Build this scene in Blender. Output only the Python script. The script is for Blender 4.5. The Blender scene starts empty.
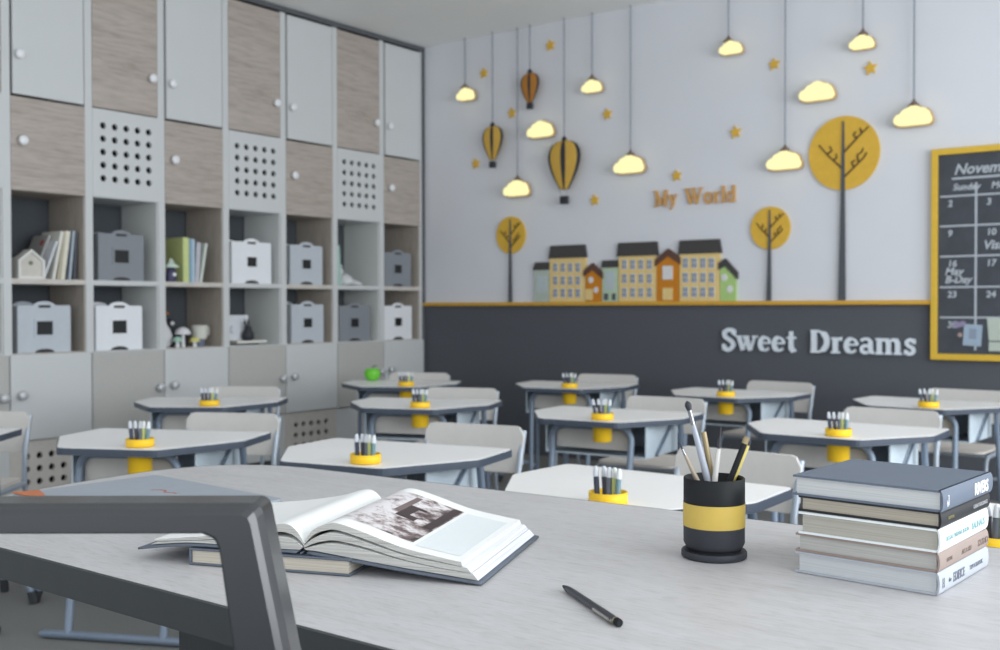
import bpy, bmesh, math, random
from mathutils import Vector, Matrix
random.seed(7)
PI = math.pi
SC = bpy.context.scene
COL = SC.collection

# ------------------------------------------------------------------ camera
F_PX = 1064.3
YAW, PITCH, ROLL = 0.64563, 0.016706, -0.00167
EYE = 1.12
FW = Vector((-math.sin(YAW) * math.cos(PITCH), math.cos(YAW) * math.cos(PITCH), -math.sin(PITCH)))
RT0 = Vector((math.cos(YAW), math.sin(YAW), 0))
UP0 = RT0.cross(FW)
RT = RT0 * math.cos(ROLL) + UP0 * math.sin(ROLL)
UP = -RT0 * math.sin(ROLL) + UP0 * math.cos(ROLL)
cd = bpy.data.cameras.new('camera')
cam = bpy.data.objects.new('camera', cd)
COL.objects.link(cam)
M = Matrix((RT, UP, -FW)).transposed().to_4x4()
M.translation = Vector((0, 0, EYE))
cam.matrix_world = M
cd.sensor_width = 36.0
cd.lens = F_PX / 1000 * 36
cd.clip_start = 0.02
cd.dof.use_dof = True
cd.dof.focus_distance = 1.55
cd.dof.aperture_fstop = 6.6
SC.camera = cam

def ray(x, y):
    return FW + RT * ((x - 500) / F_PX) + UP * ((325 - y) / F_PX)
YW = 6.615                       # back wall plane
def wp(x, y, Y=YW-.016):              # a measured photo point carried onto the plane of the back wall
    d = ray(x, y); t = Y / d.y
    return (d.x * t, EYE + d.z * t)

# ------------------------------------------------------------------ materials
def srgb(r, g, b):
    def f(c):
        c /= 255
        return c / 12.92 if c <= .04045 else ((c + .055) / 1.055) ** 2.4
    return (f(r), f(g), f(b), 1)
MATS = {}
def mat(name, rgb, rough=.5, metal=0, noise=.04, nscale=30, emit=None, estr=0, bump=0, spec=.4):
    if name in MATS: return MATS[name]
    m = bpy.data.materials.new(name); m.use_nodes = True
    nt = m.node_tree; b = nt.nodes['Principled BSDF']
    c = srgb(*rgb)
    tc = nt.nodes.new('ShaderNodeTexCoord')
    nz = nt.nodes.new('ShaderNodeTexNoise'); nz.inputs['Scale'].default_value = nscale; nz.inputs['Detail'].default_value = 4
    nt.links.new(tc.outputs['Object'], nz.inputs['Vector'])
    rp = nt.nodes.new('ShaderNodeValToRGB')
    rp.color_ramp.elements[0].position = .3; rp.color_ramp.elements[1].position = .7
    rp.color_ramp.elements[0].color = tuple(v * (1 - noise) for v in c[:3]) + (1,)
    rp.color_ramp.elements[1].color = tuple(min(1, v * (1 + noise)) for v in c[:3]) + (1,)
    nt.links.new(nz.outputs['Fac'], rp.inputs['Fac'])
    nt.links.new(rp.outputs['Color'], b.inputs['Base Color'])
    b.inputs['Roughness'].default_value = rough
    b.inputs['Metallic'].default_value = metal
    b.inputs['Specular IOR Level'].default_value = spec
    if emit:
        b.inputs['Emission Color'].default_value = srgb(*emit)
        b.inputs['Emission Strength'].default_value = estr
    if bump:
        bp = nt.nodes.new('ShaderNodeBump'); bp.inputs['Strength'].default_value = bump
        nt.links.new(nz.outputs['Fac'], bp.inputs['Height']); nt.links.new(bp.outputs['Normal'], b.inputs['Normal'])
    MATS[name] = m
    return m
def wood(name, cols, scale, rough=.5, fine=1.0, coord='Object', spec=.4, seedoff=0.0, thr=.55, mult=(.84, .83, .81, 1)):
    """grain stretched along the axis with the smallest scale value"""
    if name in MATS: return MATS[name]
    m = bpy.data.materials.new(name); m.use_nodes = True
    nt = m.node_tree; b = nt.nodes['Principled BSDF']
    tc = nt.nodes.new('ShaderNodeTexCoord')
    mp = nt.nodes.new('ShaderNodeMapping'); mp.inputs['Scale'].default_value = scale
    mp.inputs['Location'].default_value = (seedoff, seedoff * 2, seedoff * 3)
    if coord == 'World':
        gm = nt.nodes.new('ShaderNodeNewGeometry'); nt.links.new(gm.outputs['Position'], mp.inputs['Vector'])
    else:
        nt.links.new(tc.outputs[coord], mp.inputs['Vector'])
    n1 = nt.nodes.new('ShaderNodeTexNoise'); n1.inputs['Scale'].default_value = 1; n1.inputs['Detail'].default_value = 8; n1.inputs['Roughness'].default_value = .90; n1.inputs['Distortion'].default_value = .6
    nt.links.new(mp.outputs['Vector'], n1.inputs['Vector'])
    rp = nt.nodes.new('ShaderNodeValToRGB'); el = rp.color_ramp.elements
    el[0].position = .28; el[0].color = srgb(*cols[0]); el[1].position = .72; el[1].color = srgb(*cols[2])
    e = el.new(.47); e.color = srgb(*cols[1])
    nt.links.new(n1.outputs['Fac'], rp.inputs['Fac'])
    mp2 = nt.nodes.new('ShaderNodeMapping'); mp2.inputs['Scale'].default_value = tuple(s * 6 * fine for s in scale)
    nt.links.new(mp.inputs['Vector'].links[0].from_socket, mp2.inputs['Vector'])
    n2 = nt.nodes.new('ShaderNodeTexNoise'); n2.inputs['Scale'].default_value = 1; n2.inputs['Detail'].default_value = 3
    nt.links.new(mp2.outputs['Vector'], n2.inputs['Vector'])
    r2 = nt.nodes.new('ShaderNodeValToRGB'); r2.color_ramp.elements[0].position = .32; r2.color_ramp.elements[0].color = mult
    r2.color_ramp.elements[1].position = thr; r2.color_ramp.elements[1].color = (1, 1, 1, 1)
    nt.links.new(n2.outputs['Fac'], r2.inputs['Fac'])
    mx = nt.nodes.new('ShaderNodeMix'); mx.data_type = 'RGBA'; mx.blend_type = 'MULTIPLY'; mx.inputs[0].default_value = 1
    nt.links.new(rp.outputs['Color'], mx.inputs[6]); nt.links.new(r2.outputs['Color'], mx.inputs[7])
    nt.links.new(mx.outputs[2], b.inputs['Base Color'])
    b.inputs['Roughness'].default_value = rough; b.inputs['Specular IOR Level'].default_value = spec
    bp = nt.nodes.new('ShaderNodeBump'); bp.inputs['Strength'].default_value = .05
    nt.links.new(n1.outputs['Fac'], bp.inputs['Height']); nt.links.new(bp.outputs['Normal'], b.inputs['Normal'])
    MATS[name] = m
    return m
def pages(name, c1, c2, axis=2, scale=900):
    """paper block edge: fine lines across the given object axis"""
    if name in MATS: return MATS[name]
    m = bpy.data.materials.new(name); m.use_nodes = True
    nt = m.node_tree; b = nt.nodes['Principled BSDF']
    tc = nt.nodes.new('ShaderNodeTexCoord'); mp = nt.nodes.new('ShaderNodeMapping')
    s = [4, 4, 4]; s[axis] = scale; mp.inputs['Scale'].default_value = s
    nt.links.new(tc.outputs['Object'], mp.inputs['Vector'])
    nz = nt.nodes.new('ShaderNodeTexNoise'); nz.inputs['Scale'].default_value = 1; nz.inputs['Detail'].default_value = 3
    nt.links.new(mp.outputs['Vector'], nz.inputs['Vector'])
    rp = nt.nodes.new('ShaderNodeValToRGB'); rp.color_ramp.elements[0].position = .3; rp.color_ramp.elements[1].position = .7
    rp.color_ramp.elements[0].color = srgb(*c1); rp.color_ramp.elements[1].color = srgb(*c2)
    nt.links.new(nz.outputs['Fac'], rp.inputs['Fac']); nt.links.new(rp.outputs['Color'], b.inputs['Base Color'])
    b.inputs['Roughness'].default_value = .8
    MATS[name] = m
    return m

m_wall = mat('wall_paint', (222, 224, 230), .7, noise=.012, nscale=3)
m_dark = mat('dark_wall_paint', (87, 90, 97), .75, noise=.03, nscale=60)
m_ceil = mat('ceiling_paint', (244, 245, 244), .8, noise=.01, nscale=3)
m_floor = mat('floor_carpet', (130, 130, 128), .95, noise=.12, nscale=180, bump=.2)
m_white = mat('white_laminate', (208, 211, 212), .45, noise=.01, nscale=4)
m_white2 = mat('white_laminate_interior', (222, 225, 223), .6, noise=.01, nscale=4)
m_grey = mat('grey_laminate', (188, 187, 184), .6, noise=.02, nscale=60)
m_wood = wood('ash_wood_front', [(152, 142, 134), (178, 168, 160), (196, 187, 180)], (4, 1.1, 11), .55)
m_wood_in = wood('ash_wood_interior', [(168, 158, 148), (184, 175, 165), (194, 186, 177)], (14, 4, 1.6), .65)
m_woodedge = wood('ash_shelf_edge', [(190, 184, 178), (205, 200, 194), (214, 210, 205)], (14, 1.6, 14), .6)
m_felt = mat('charcoal_felt', (80, 85, 90), .95, noise=.25, nscale=160)
m_trim = mat('graphite_trim', (92, 95, 100), .5)
m_knob = mat('white_knob', (240, 242, 245), .25)
m_knobm = mat('grey_knob_base', (205, 208, 212), .35, metal=.3)
m_hole = mat('hole_shade', (52, 52, 54), .9)  # shade behind the panel holes, put into a dark colour
m_perfb = mat('beige_perforated', (206, 201, 195), .6)
m_yel = mat('mustard_paint', (224, 180, 66), .5)
m_yelcup = mat('yellow_plastic', (252, 204, 44), .4)
m_trimy = mat('ochre_trim', (216, 166, 60), .5)
m_orange = mat('orange_paint', (205, 130, 30), .6)
m_orl = mat('tan_orange_paint', (208, 162, 104), .6)
m_cream = mat('pale_yellow_paint', (232, 204, 140), .6)
m_pgreen = mat('pale_green_paint', (186, 206, 178), .6)
m_green = mat('leaf_green_paint', (176, 208, 132), .6)
m_roof = mat('charcoal_roof', (72, 70, 70), .7)
m_brown = mat('dark_brown_line', (92, 70, 44), .7)
m_winlite = mat('pale_window', (222, 222, 222), .5)
m_winblue = mat('blue_grey_window', (140, 150, 168), .5)
m_trunk = mat('slate_trunk', (84, 88, 94), .7)
m_string = mat('grey_cord', (146, 152, 162), .7)
m_cloud = mat('cloud_diffuser', (120, 112, 84), .6, emit=(255, 247, 182), estr=.93)
m_cloudrim = mat('cloud_rim', (190, 160, 120), .6)
m_cap = mat('brown_cap', (120, 105, 95), .6)
m_navy = mat('navy_edge', (72, 81, 95), .45)
m_top = mat('white_tabletop', (252, 251, 250), .35, noise=.01)
m_tube = mat('blue_grey_tube', (128, 142, 160), .4, metal=.15)
m_tray = mat('pale_blue_tray', (212, 226, 236), .5)
m_beige = mat('warm_grey_plastic', (206, 203, 199), .5, noise=.02)
m_seat = mat('pale_seat', (226, 219, 212), .55)
m_ltube = mat('light_grey_tube', (172, 182, 194), .35, metal=.2)
m_rubber = mat('dark_rubber', (60, 62, 66), .8)
m_black = mat('black_plastic', (28, 30, 33), .55, spec=.25)
m_black2 = mat('charcoal_plastic', (54, 56, 62), .55, spec=.3)
m_band = mat('yellow_band', (204, 176, 86), .55)
m_ink = mat('dark_ink', (60, 60, 66), .7)
m_chalk = mat('chalk', (182, 188, 196), .95, noise=.15, nscale=200)
m_board = mat('blackboard', (72, 76, 83), .85, noise=.12, nscale=12)
m_paper = mat('white_paper', (240, 241, 240), .6, noise=.01)

# ------------------------------------------------------------------ mesh builder
class MB:
    def __init__(s): s.v = []; s.f = []; s.m = []; s.sm = []
    def add(s, vs, fs, mi=0, smooth=False, M=None):
        o = len(s.v)
        for p in vs:
            p = Vector(p)
            if M is not None: p = M @ p
            s.v.append(tuple(p))
        for f in fs: s.f.append([i + o for i in f]); s.m.append(mi); s.sm.append(smooth)
    def box(s, x0, x1, y0, y1, z0, z1, mi=0, M=None):
        vs = [(x0,y0,z0),(x1,y0,z0),(x1,y1,z0),(x0,y1,z0),(x0,y0,z1),(x1,y0,z1),(x1,y1,z1),(x0,y1,z1)]
        s.add(vs, [(0,3,2,1),(4,5,6,7),(0,1,5,4),(1,2,6,5),(2,3,7,6),(3,0,4,7)], mi, M=M)
    def prism(s, pts, z0, z1, mi=0, M=None, mside=None, smooth=False):
        n = len(pts)
        a = sum(pts[i][0]*pts[(i+1)%n][1]-pts[(i+1)%n][0]*pts[i][1] for i in range(n))
        if a < 0: pts = pts[::-1]
        s.add([(p[0],p[1],z0) for p in pts] + [(p[0],p[1],z1) for p in pts], [list(range(n))[::-1], list(range(n, 2*n))], mi, M=M)
        s.add([(p[0],p[1],z0) for p in pts] + [(p[0],p[1],z1) for p in pts], [(i,(i+1)%n,n+(i+1)%n,n+i) for i in range(n)], mi if mside is None else mside, M=M, smooth=smooth)
    def lathe(s, prof, n=24, mi=0, M=None, smooth=True, cap=True, sx=1, sy=1):
        vs = []; fs = []
        for r, z in prof:
            for i in range(n):
                a = 2*PI*i/n; vs.append((r*math.cos(a)*sx, r*math.sin(a)*sy, z))
        k = len(prof)
        for j in range(k-1):
            for i in range(n):
                fs.append((j*n+i, j*n+(i+1)%n, (j+1)*n+(i+1)%n, (j+1)*n+i))
        s.add(vs, fs, mi, smooth, M)
        if cap:
            s.add([(prof[0][0]*math.cos(2*PI*i/n)*sx, prof[0][0]*math.sin(2*PI*i/n)*sy, prof[0][1]) for i in range(n)], [list(range(n))[::-1]], mi, M=M)
            s.add([(prof[-1][0]*math.cos(2*PI*i/n)*sx, prof[-1][0]*math.sin(2*PI*i/n)*sy, prof[-1][1]) for i in range(n)], [list(range(n))], mi, M=M)
    def tube(s, pts, r, n=10, mi=0, cap=True, M=None):
        pts = [Vector(p) for p in pts]; k = len(pts)
        rs = r if isinstance(r, (list, tuple)) else [r]*k
        vs = []; fs = []; t0 = (pts[1]-pts[0]).normalized()
        up = Vector((0,0,1)) if abs(t0.z) < .9 else Vector((1,0,0))
        a = t0.cross(up).normalized()
        for i, p in enumerate(pts):
            t = ((pts[i]-pts[i-1]).normalized() if i else t0) + ((pts[i+1]-pts[i]).normalized() if i < k-1 else (pts[i]-pts[i-1]).normalized())
            t.normalize(); a = (a - t*a.dot(t)).normalized(); b = t.cross(a)
            for j in range(n):
                q = 2*PI*j/n; vs.append(tuple(p + (a*math.cos(q) + b*math.sin(q))*rs[i]))
        for i in range(k-1):
            for j in range(n): fs.append((i*n+j, i*n+(j+1)%n, (i+1)*n+(j+1)%n, (i+1)*n+j))
        s.add(vs, fs, mi, True, M)
        if cap:
            s.add(vs[:n], [list(range(n))[::-1]], mi, M=M); s.add(vs[-n:], [list(range(n))], mi, M=M)
    def ribbon(s, pts, w, z0, z1, mi=0, M=None):
        """flat stroke in the local XY plane, extruded z0..z1"""
        P = [Vector((p[0], p[1])) for p in pts]; k = len(P)
        L = []; R = []
        ws = w if isinstance(w, (list, tuple)) else [w]*k
        for i in range(k):
            t = Vector((0,0))
            if i: t += (P[i]-P[i-1]).normalized()
            if i < k-1: t += (P[i+1]-P[i]).normalized()
            if t.length < 1e-6: t = (P[i]-P[i-1])
            t.normalize(); nrm = Vector((-t.y, t.x)); c = 1
            if 0 < i < k-1:
                c = max(.5, abs(nrm.dot(Vector((-(P[i+1]-P[i]).normalized().y, (P[i+1]-P[i]).normalized().x)))))
            L.append(P[i]+nrm*ws[i]/2/c); R.append(P[i]-nrm*ws[i]/2/c)
        for i in range(k-1):
            q = [L[i], R[i], R[i+1], L[i+1]]
            s.prism([(v.x, v.y) for v in q], z0, z1, mi, M)
    def build(s, name, mats, parent=None, loc=None, rot=None, bevel=0, seg=2, weld=False):
        me = bpy.data.meshes.new(name); me.from_pydata(s.v, [], s.f)
        if not isinstance(mats, (list, tuple)): mats = [mats]
        for m in mats: me.materials.append(m)
        for p, mi, sm in zip(me.polygons, s.m, s.sm): p.material_index = mi; p.use_smooth = sm
        me.validate(); me.update()
        if weld:
            bm = bmesh.new(); bm.from_mesh(me); bmesh.ops.remove_doubles(bm, verts=bm.verts, dist=1e-5)
            bmesh.ops.recalc_face_normals(bm, faces=bm.faces); bm.to_mesh(me); bm.free()
        o = bpy.data.objects.new(name, me); COL.objects.link(o)
        if parent is not None: o.parent = parent
        if loc is not None: o.location = loc
        if rot is not None: o.rotation_euler = rot
        if bevel:
            b = o.modifiers.new('bevel', 'BEVEL'); b.width = bevel; b.segments = seg; b.limit_method = 'ANGLE'; b.angle_limit = math.radians(40)
        return o
def empty(name, loc, rz=0, label=None, cat=None, group=None, rot=None):
    o = bpy.data.objects.new(name, None); COL.objects.link(o)
    o.location = loc; o.rotation_euler = rot if rot else (0, 0, rz); o.empty_display_size = .05
    if label: o['label'] = label
    if cat: o['category'] = cat
    if group: o['group'] = group
    return o
def tag(o, label, cat=None, group=None):
    o['label'] = label
    if cat: o['category'] = cat
    if group: o['group'] = group
    return o
def struct(o): o['kind'] = 'structure'; return o
def boxobj(name, dims, m, parent=None, bevel=.002, M=None):
    b = MB(); b.box(*dims, M=M); return b.build(name, m, parent, bevel=bevel)
def copy_tree(o, parent=None):
    c = o.copy(); COL.objects.link(c); c.parent = parent
    for ch in [x for x in list(bpy.data.objects) if x.parent == o]: copy_tree(ch, c)
    return c
def rrect(w, h, r, n=5, cx=0, cy=0, only=None):
    out = []
    for (sx, sy, a0) in ((1,1,0), (-1,1,90), (-1,-1,180), (1,-1,270)):
        for i in range(n+1):
            a = math.radians(a0 + 90*i/n)
            out.append((cx + sx*(w/2-r) + r*math.cos(a), cy + sy*(h/2-r) + r*math.sin(a)))
    return out
def spline(pts, n=6):
    P = [Vector(p) for p in pts]; out = []
    for i in range(len(P)-1):
        p0 = P[max(i-1,0)]; p1 = P[i]; p2 = P[i+1]; p3 = P[min(i+2, len(P)-1)]
        for j in range(n):
            t = j/n
            out.append(.5*((2*p1) + (p2-p0)*t + (2*p0-5*p1+4*p2-p3)*t*t + (3*p1-p0-3*p2+p3)*t**3))
    out.append(P[-1]); return out
# rotation that turns local XY drawing plane into the back-wall plane (x right, y up, z towards the room)
RW = Matrix.Rotation(PI/2, 4, 'X')
ERW = (PI/2, 0, 0)

# ------------------------------------------------------------------ room shell
H = 3.243
XL = -5.76                       # cabinet faces
b = MB(); b.box(-6.3, 3.0, -1.6, 6.8, -.1, 0); struct(b.build('floor', m_floor))
b = MB(); b.box(-6.3, 3.0, -1.6, 6.8, H, H+.1); struct(b.build('ceiling', m_ceil))
zt = 1.132
b = MB(); b.box(-6.3, 3.0, YW, YW+.15, zt, H); b.box(-6.3, 3.0, YW, YW+.15, 0, zt, 1)
struct(b.build('wall_back', [m_wall, m_dark]))
b = MB(); b.box(-6.35, -6.2, -1.6, YW, 0, H); struct(b.build('wall_left', m_wall))
b = MB(); b.box(XL+.004, wp(932, 150)[0]-.001, YW-.03, YW-.001, zt, zt+.026); b.box(wp(932, 150)[0]+1.621, 3.0, YW-.03, YW-.001, zt, zt+.026); struct(b.build('trim_1', m_trimy, bevel=.003))
b = MB(); b.box(XL-.03, XL+.012, -1.3, YW-.03, H-.035, H-.001); struct(b.build('trim_2', m_trim, bevel=.002))
b = MB(); b.box(XL-.02, XL+.012, YW-.03, YW-.001, 0, H-.001); struct(b.build('trim_3', m_trim, bevel=.002))
b = MB(); b.box(XL+.02, 3.0, YW-.014, YW-.001, 0, .08); struct(b.build('baseboard_back', m_dark, bevel=.002))

# ------------------------------------------------------------------ storage cabinets
W = .504
Z_BOT, Z_MID, Z_CT, Z_PT, Z_DB = .862, 1.286, 1.781, 2.316, .37
DEP = .40
def perforated(name, w, z0, z1, cols, rows, pitch, r, cz, parent, m, x):
    """flat panel facing +X, width along local Y, real round holes"""
    b = MB(); n = 16; y0, y1 = -w/2, w/2
    cell = pitch; gy0 = -cols*cell/2; gy1 = -gy0; gz0 = cz - rows*cell/2; gz1 = cz + rows*cell/2; t = .018
    for (a0, a1, c0, c1) in ((y0, y1, z0, gz0), (y0, y1, gz1, z1), (y0, gy0, gz0, gz1), (gy1, y1, gz0, gz1)):
        if a1-a0 > .001 and c1-c0 > .001: b.box(x-t, x, a0, a1, c0, c1)
    for i in range(cols):
        for j in range(rows):
            cy = gy0 + (i+.5)*cell; cc = gz0 + (j+.5)*cell
            sq = []; ci = []
            for k in range(n):
                a = 2*PI*(k+.5)/n; ca, sa = math.cos(a), math.sin(a); s = max(abs(ca), abs(sa))
                sq.append((ca/s*cell/2, sa/s*cell/2)); ci.append((ca*r, sa*r))
            # snap the corners
            sq2 = []
            for (u, v) in sq: sq2.append((u, v))
            vs = [(x, cy+u, cc+v) for u, v in sq2] + [(x, cy+u, cc+v) for u, v in ci] + [(x-t, cy+u, cc+v) for u, v in ci]
            fs = [(k, (k+1)%n, n+(k+1)%n, n+k) for k in range(n)] + [(n+k, n+(k+1)%n, 2*n+(k+1)%n, 2*n+k) for k in range(n)]
            b.add(vs, fs)
            for (su, sv) in ((1,1),(-1,1),(-1,-1),(1,-1)):      # corner slivers between ring and square corner
                k = [q for q in range(n) if sq2[q][0]*su > 0 and sq2[q][1]*sv > 0]
                k = sorted(k, key=lambda q: min(cell/2-abs(sq2[q][0]), cell/2-abs(sq2[q][1])) + abs(abs(sq2[q][0])-abs(sq2[q][1])))[:2]
                b.add([(x, cy+su*cell/2, cc+sv*cell/2), (x, cy+sq2[k[0]][0], cc+sq2[k[0]][1]), (x, cy+sq2[k[1]][0], cc+sq2[k[1]][1])], [(0,1,2)])
    o = b.build(name, m, parent)
    d = MB(); d.box(x-.06, x-.05, y0, y1, z0, z1); d.build('hole_shade_sheet', m_hole, o)  # dark sheet standing in for the shade inside the closed cabinet
    return o
def knob(parent, y, z, x, colour='light'):
    b = MB(); Mx = Matrix.Translation((x, y, z)) @ Matrix.Rotation(PI/2, 4, 'Y')
    b.lathe([(.011, 0), (.011, .012), (.018, .018), (.027, .025), (.028, .033), (.023, .041), (.008, .044)], 16, 0, Mx)
    return b.build('knob', m_knob if colour == 'light' else m_knobm, parent)
KN = {  # per unit: (upper door knob side, z), (square door knob z)
}
cab_labels = {
 -1: 'tall storage cabinet cut by the left edge of the photo',
 0: 'tall storage cabinet with wood-lined cubbies holding the toy house and leaning books',
 1: 'tall storage cabinet with white cubbies holding a dark grey box above a white box',
 2: 'tall storage cabinet with wood-lined cubbies holding the lime green book and small figurines',
 3: 'tall storage cabinet with white cubbies holding a white box above a picture board',
 4: 'tall storage cabinet with wood-lined cubbies holding two light grey boxes, one above the other',
 5: 'tall storage cabinet with white cubbies holding a mint book above a dark grey box',
 6: 'tall storage cabinet beside the back wall corner, dark grey box above a white box'}
for k in range(-3, 7):
    y1 = YW - .03 - (6-k)*W if k == 6 else YW - (6-k)*W
    y0 = YW - (7-k)*W
    yc = (y0+y1)/2; w = y1-y0
    odd = k % 2 == 1
    lab = cab_labels.get(k, 'tall storage cabinet further left, outside the photo')
    if k < -1: continue
    t = empty('storage_cabinet', (XL, yc, 0), 0, lab, 'cabinet', 'storage cabinets along the left wall')
    hw = w/2; T = .024
    m_in = m_white2 if odd else m_wood_in
    for s in (-1, 1):
        b = MB(); a, c = (s*hw, s*(hw-T)); b.box(-DEP, 0, min(a,c), max(a,c), .0, H-.04)
        b.build('side_panel', m_white, t)
        b = MB(); a, c = (s*(hw-T), s*(hw-T-.006)); b.box(-DEP+.01, -.012, min(a,c), max(a,c), Z_BOT, Z_CT)
        b.build('cubby_lining', m_in, t)
    iw = hw-T
    boxobj('back_panel', (-DEP-.012, -DEP, -hw+.002, hw-.002, 0.0, H-.04), m_felt, t, 0)
    b = MB(); b.box(-DEP, -.001, -iw, iw, Z_MID-.03, Z_MID); b.build('shelf', m_white if odd else m_woodedge, t, bevel=.001)
    b = MB(); b.box(-DEP, -.001, -iw, iw, Z_BOT-.022, Z_BOT); b.build('shelf', m_white if odd else m_woodedge, t, bevel=.001)
    b = MB(); b.box(-DEP, -.02, -iw, iw, Z_CT, Z_CT+.02); b.build('shelf', m_white if odd else m_wood_in, t, bevel=.001)
    b = MB(); b.box(-DEP, -.03, -hw+T, hw-T, 0, .05); b.build('plinth', m_trim, t)
    # lower door, overlaying the carcass
    md = m_grey if odd else m_white
    b = MB(); b.box(.002, .022, -hw+.003, hw-.003, Z_DB, Z_BOT-.006); dr = b.build('door', md, t, bevel=.006)
    knob(dr, (hw-.045) if odd else (-hw+.06), .62 if odd else .63, .022, 'grey')
    # bottom
    if odd:
        b = MB(); b.box(-.02, .0, -iw, iw, .05, Z_DB-.006); b.build('bottom_panel', m_white, t, bevel=.002)
    else:
        perforated('perforated_panel', w-.004, .052, Z_DB-.004, 5, 3, .074, .019, .205, t, m_perfb, .004)
    if odd:
        perforated('perforated_panel', 2*iw, Z_CT+.002, Z_PT-.004, 5, 5, .079, .0205, Z_CT+.275, t, m_white, .004)
        b = MB(); b.box(-.018, .0, -iw+.004, iw-.002, Z_PT+.004, H-.05); dr = b.build('door', m_wood, t, bevel=.002)
        knob(dr, iw-.05, 2.55, .0)
    else:
        b = MB(); b.box(-.018, .004, -iw+.002, iw-.002, Z_CT+.002, Z_PT-.01); dr = b.build('door', m_wood, t, bevel=.002)
        knob(dr, -iw+.06, 2.06, .004)
        b = MB(); b.box(-.016, .006, -iw+.014, iw-.008, Z_PT+.004, H-.05); dr = b.build('door', m_white, t, bevel=.002)
        knob(dr, -iw+.045, 2.54, .006)

# ------------------------------------------------------------------ cubby contents
def cub_y(k, f):            # f 0..1 across the opening of unit k
    y0 = YW - (7-k)*W + .03
    return y0 + f*(W-.06)
def storage_box(k, row, f, w, h, colr, label, depth=.24, back=.03):
    m = {'white': mat('white_cardboard', (236, 239, 244), .6, noise=.01), 'light': mat('light_grey_cardboard', (194, 201, 209), .6, noise=.02),
         'mid': mat('mid_grey_cardboard', (140, 146, 154), .6, noise=.02), 'dark': mat('dark_grey_cardboard', (138, 143, 150), .6, noise=.02)}[colr]
    z = Z_MID+.001 if row == 0 else Z_BOT+.001
    y = cub_y(k, f)
    t = empty('storage_box', (XL-back-depth/2, y, z), PI/2, label, 'box', 'handled storage boxes in the cubbies')
    # local: x = width (world +Y), y = world -X (into the cabinet), z up ; front at y=-depth/2
    b = MB(); n = 10
    hump = .024; hw = w/2; c = .075
    out = [(-hw, 0), (hw, 0), (hw, h-.008), (hw-.006, h), (c, h)]
    for i in range(n+1):
        a = i/n; out.append((c*(1-2*a)*.92, h + hump*math.sin(PI*min(1, max(0, a)))**.6 if 0 < i < n else h))
    out += [(-c, h), (-hw+.006, h), (-hw, h-.008)]
    Mx = Matrix.Translation((0, -depth/2+.008, 0)) @ RW
    b.prism(out, 0, .008, 0, Mx)
    b.prism(out, -depth+.016, -depth+.008, 0, Mx)
    b.box(-hw, -hw+.008, -depth/2+.008, depth/2-.008, 0, h-.004); b.box(hw-.008, hw, -depth/2+.008, depth/2-.008, 0, h-.004)
    b.box(-hw+.008, hw-.008, -depth/2+.008, depth/2-.008, 0, .008); b.box(-hw+.008, hw-.008, -depth/2+.008, depth/2-.008, h-.012, h-.004)
    b.build('body', m, t)
    Mf = Matrix.Translation((0, -depth/2-.0005, 0)) @ RW
    b = MB(); b.prism(rrect(.075, .015, .007, 4, 0, h-.006), 0, .002, 0, Mf); b.build('handle_slot', m_ink, t)
    b = MB(); s, q = (.128, .098) if k < 3 else (.112, .082)
    for (x0, x1, z0, z1) in ((-s/2, s/2, h*.52+q*.4, h*.52+s*.4), (-s/2, s/2, h*.52-s*.4, h*.52-q*.4), (-s/2, -q/2, h*.52-q*.4, h*.52+q*.4), (q/2, s/2, h*.52-q*.4, h*.52+q*.4)):
        b.prism([(x0, z0), (x1, z0), (x1, z1), (x0, z1)], 0, .004, 0, Mf)
    fr = b.build('label_frame', m, t)
    b = MB(); b.box(-q/2, q/2, -depth/2-.002, -depth/2, h*.52-q*.4, h*.52+q*.4); b.build('label', mat('black_label', (38, 40, 42), .5), fr)
    b = MB(); b.prism([(.06*math.cos(PI*i/10), .022*math.sin(PI*i/10)) for i in range(11)], 0, .002, 0, Mf); b.build('finger_cutout', m_ink, t)
    return t
storage_box(0, 1, .46, .325, .272, 'light', 'light grey box in the leftmost wood-lined cubby under the toy house')
storage_box(1, 0, .46, .315, .285, 'dark', 'dark grey box with square black label, above the white box in the left cabinets')
storage_box(1, 1, .42, .32, .27, 'white', 'white box directly below the leftmost dark grey box')
storage_box(3, 0, .475, .345, .285, 'white', 'white box above the cubby with the small picture board')
storage_box(4, 0, .48, .315, .285, 'light', 'light grey box in an upper cubby, above its twin light grey box')
storage_box(4, 1, .50, .315, .28, 'light', 'light grey box in a lower cubby, below its twin light grey box')
storage_box(5, 1, .45, .33, .27, 'dark', 'dark grey box in a lower cubby under the mint green book')
storage_box(6, 0, .42, .31, .27, 'dark', 'dark grey box in the upper cubby nearest the corner')
storage_box(6, 1, .42, .33, .27, 'white', 'white box in the lower cubby nearest the corner')

def upright_book(k, row, y, w, h, thick, cols, label, tilt=0, dep=.2, front=.05, group=None, yaw=0):
    """book standing, spine to the room; y = world Y of its bottom-left edge"""
    z = (Z_MID if row == 0 else Z_BOT)+.001
    t = empty('book', (XL-front, y, z), 0, label, 'book', group, rot=(tilt, 0, yaw))
    m = mat('cover_' + '_'.join(map(str, cols)), cols, .5)
    b = MB(); b.box(-.004, 0, 0, thick, 0, h); b.box(-dep, -.004, 0, .003, 0, h); b.box(-dep, -.004, thick-.003, thick, 0, h)
    b.build('cover', m, t, bevel=.001)
    boxobj('page_block', (-dep+.004, -.005, .0035, thick-.0035, .004, h-.004), pages('paper_edges_y', (200,198,190), (228,226,220), 1), t, 0)
    return t
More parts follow.
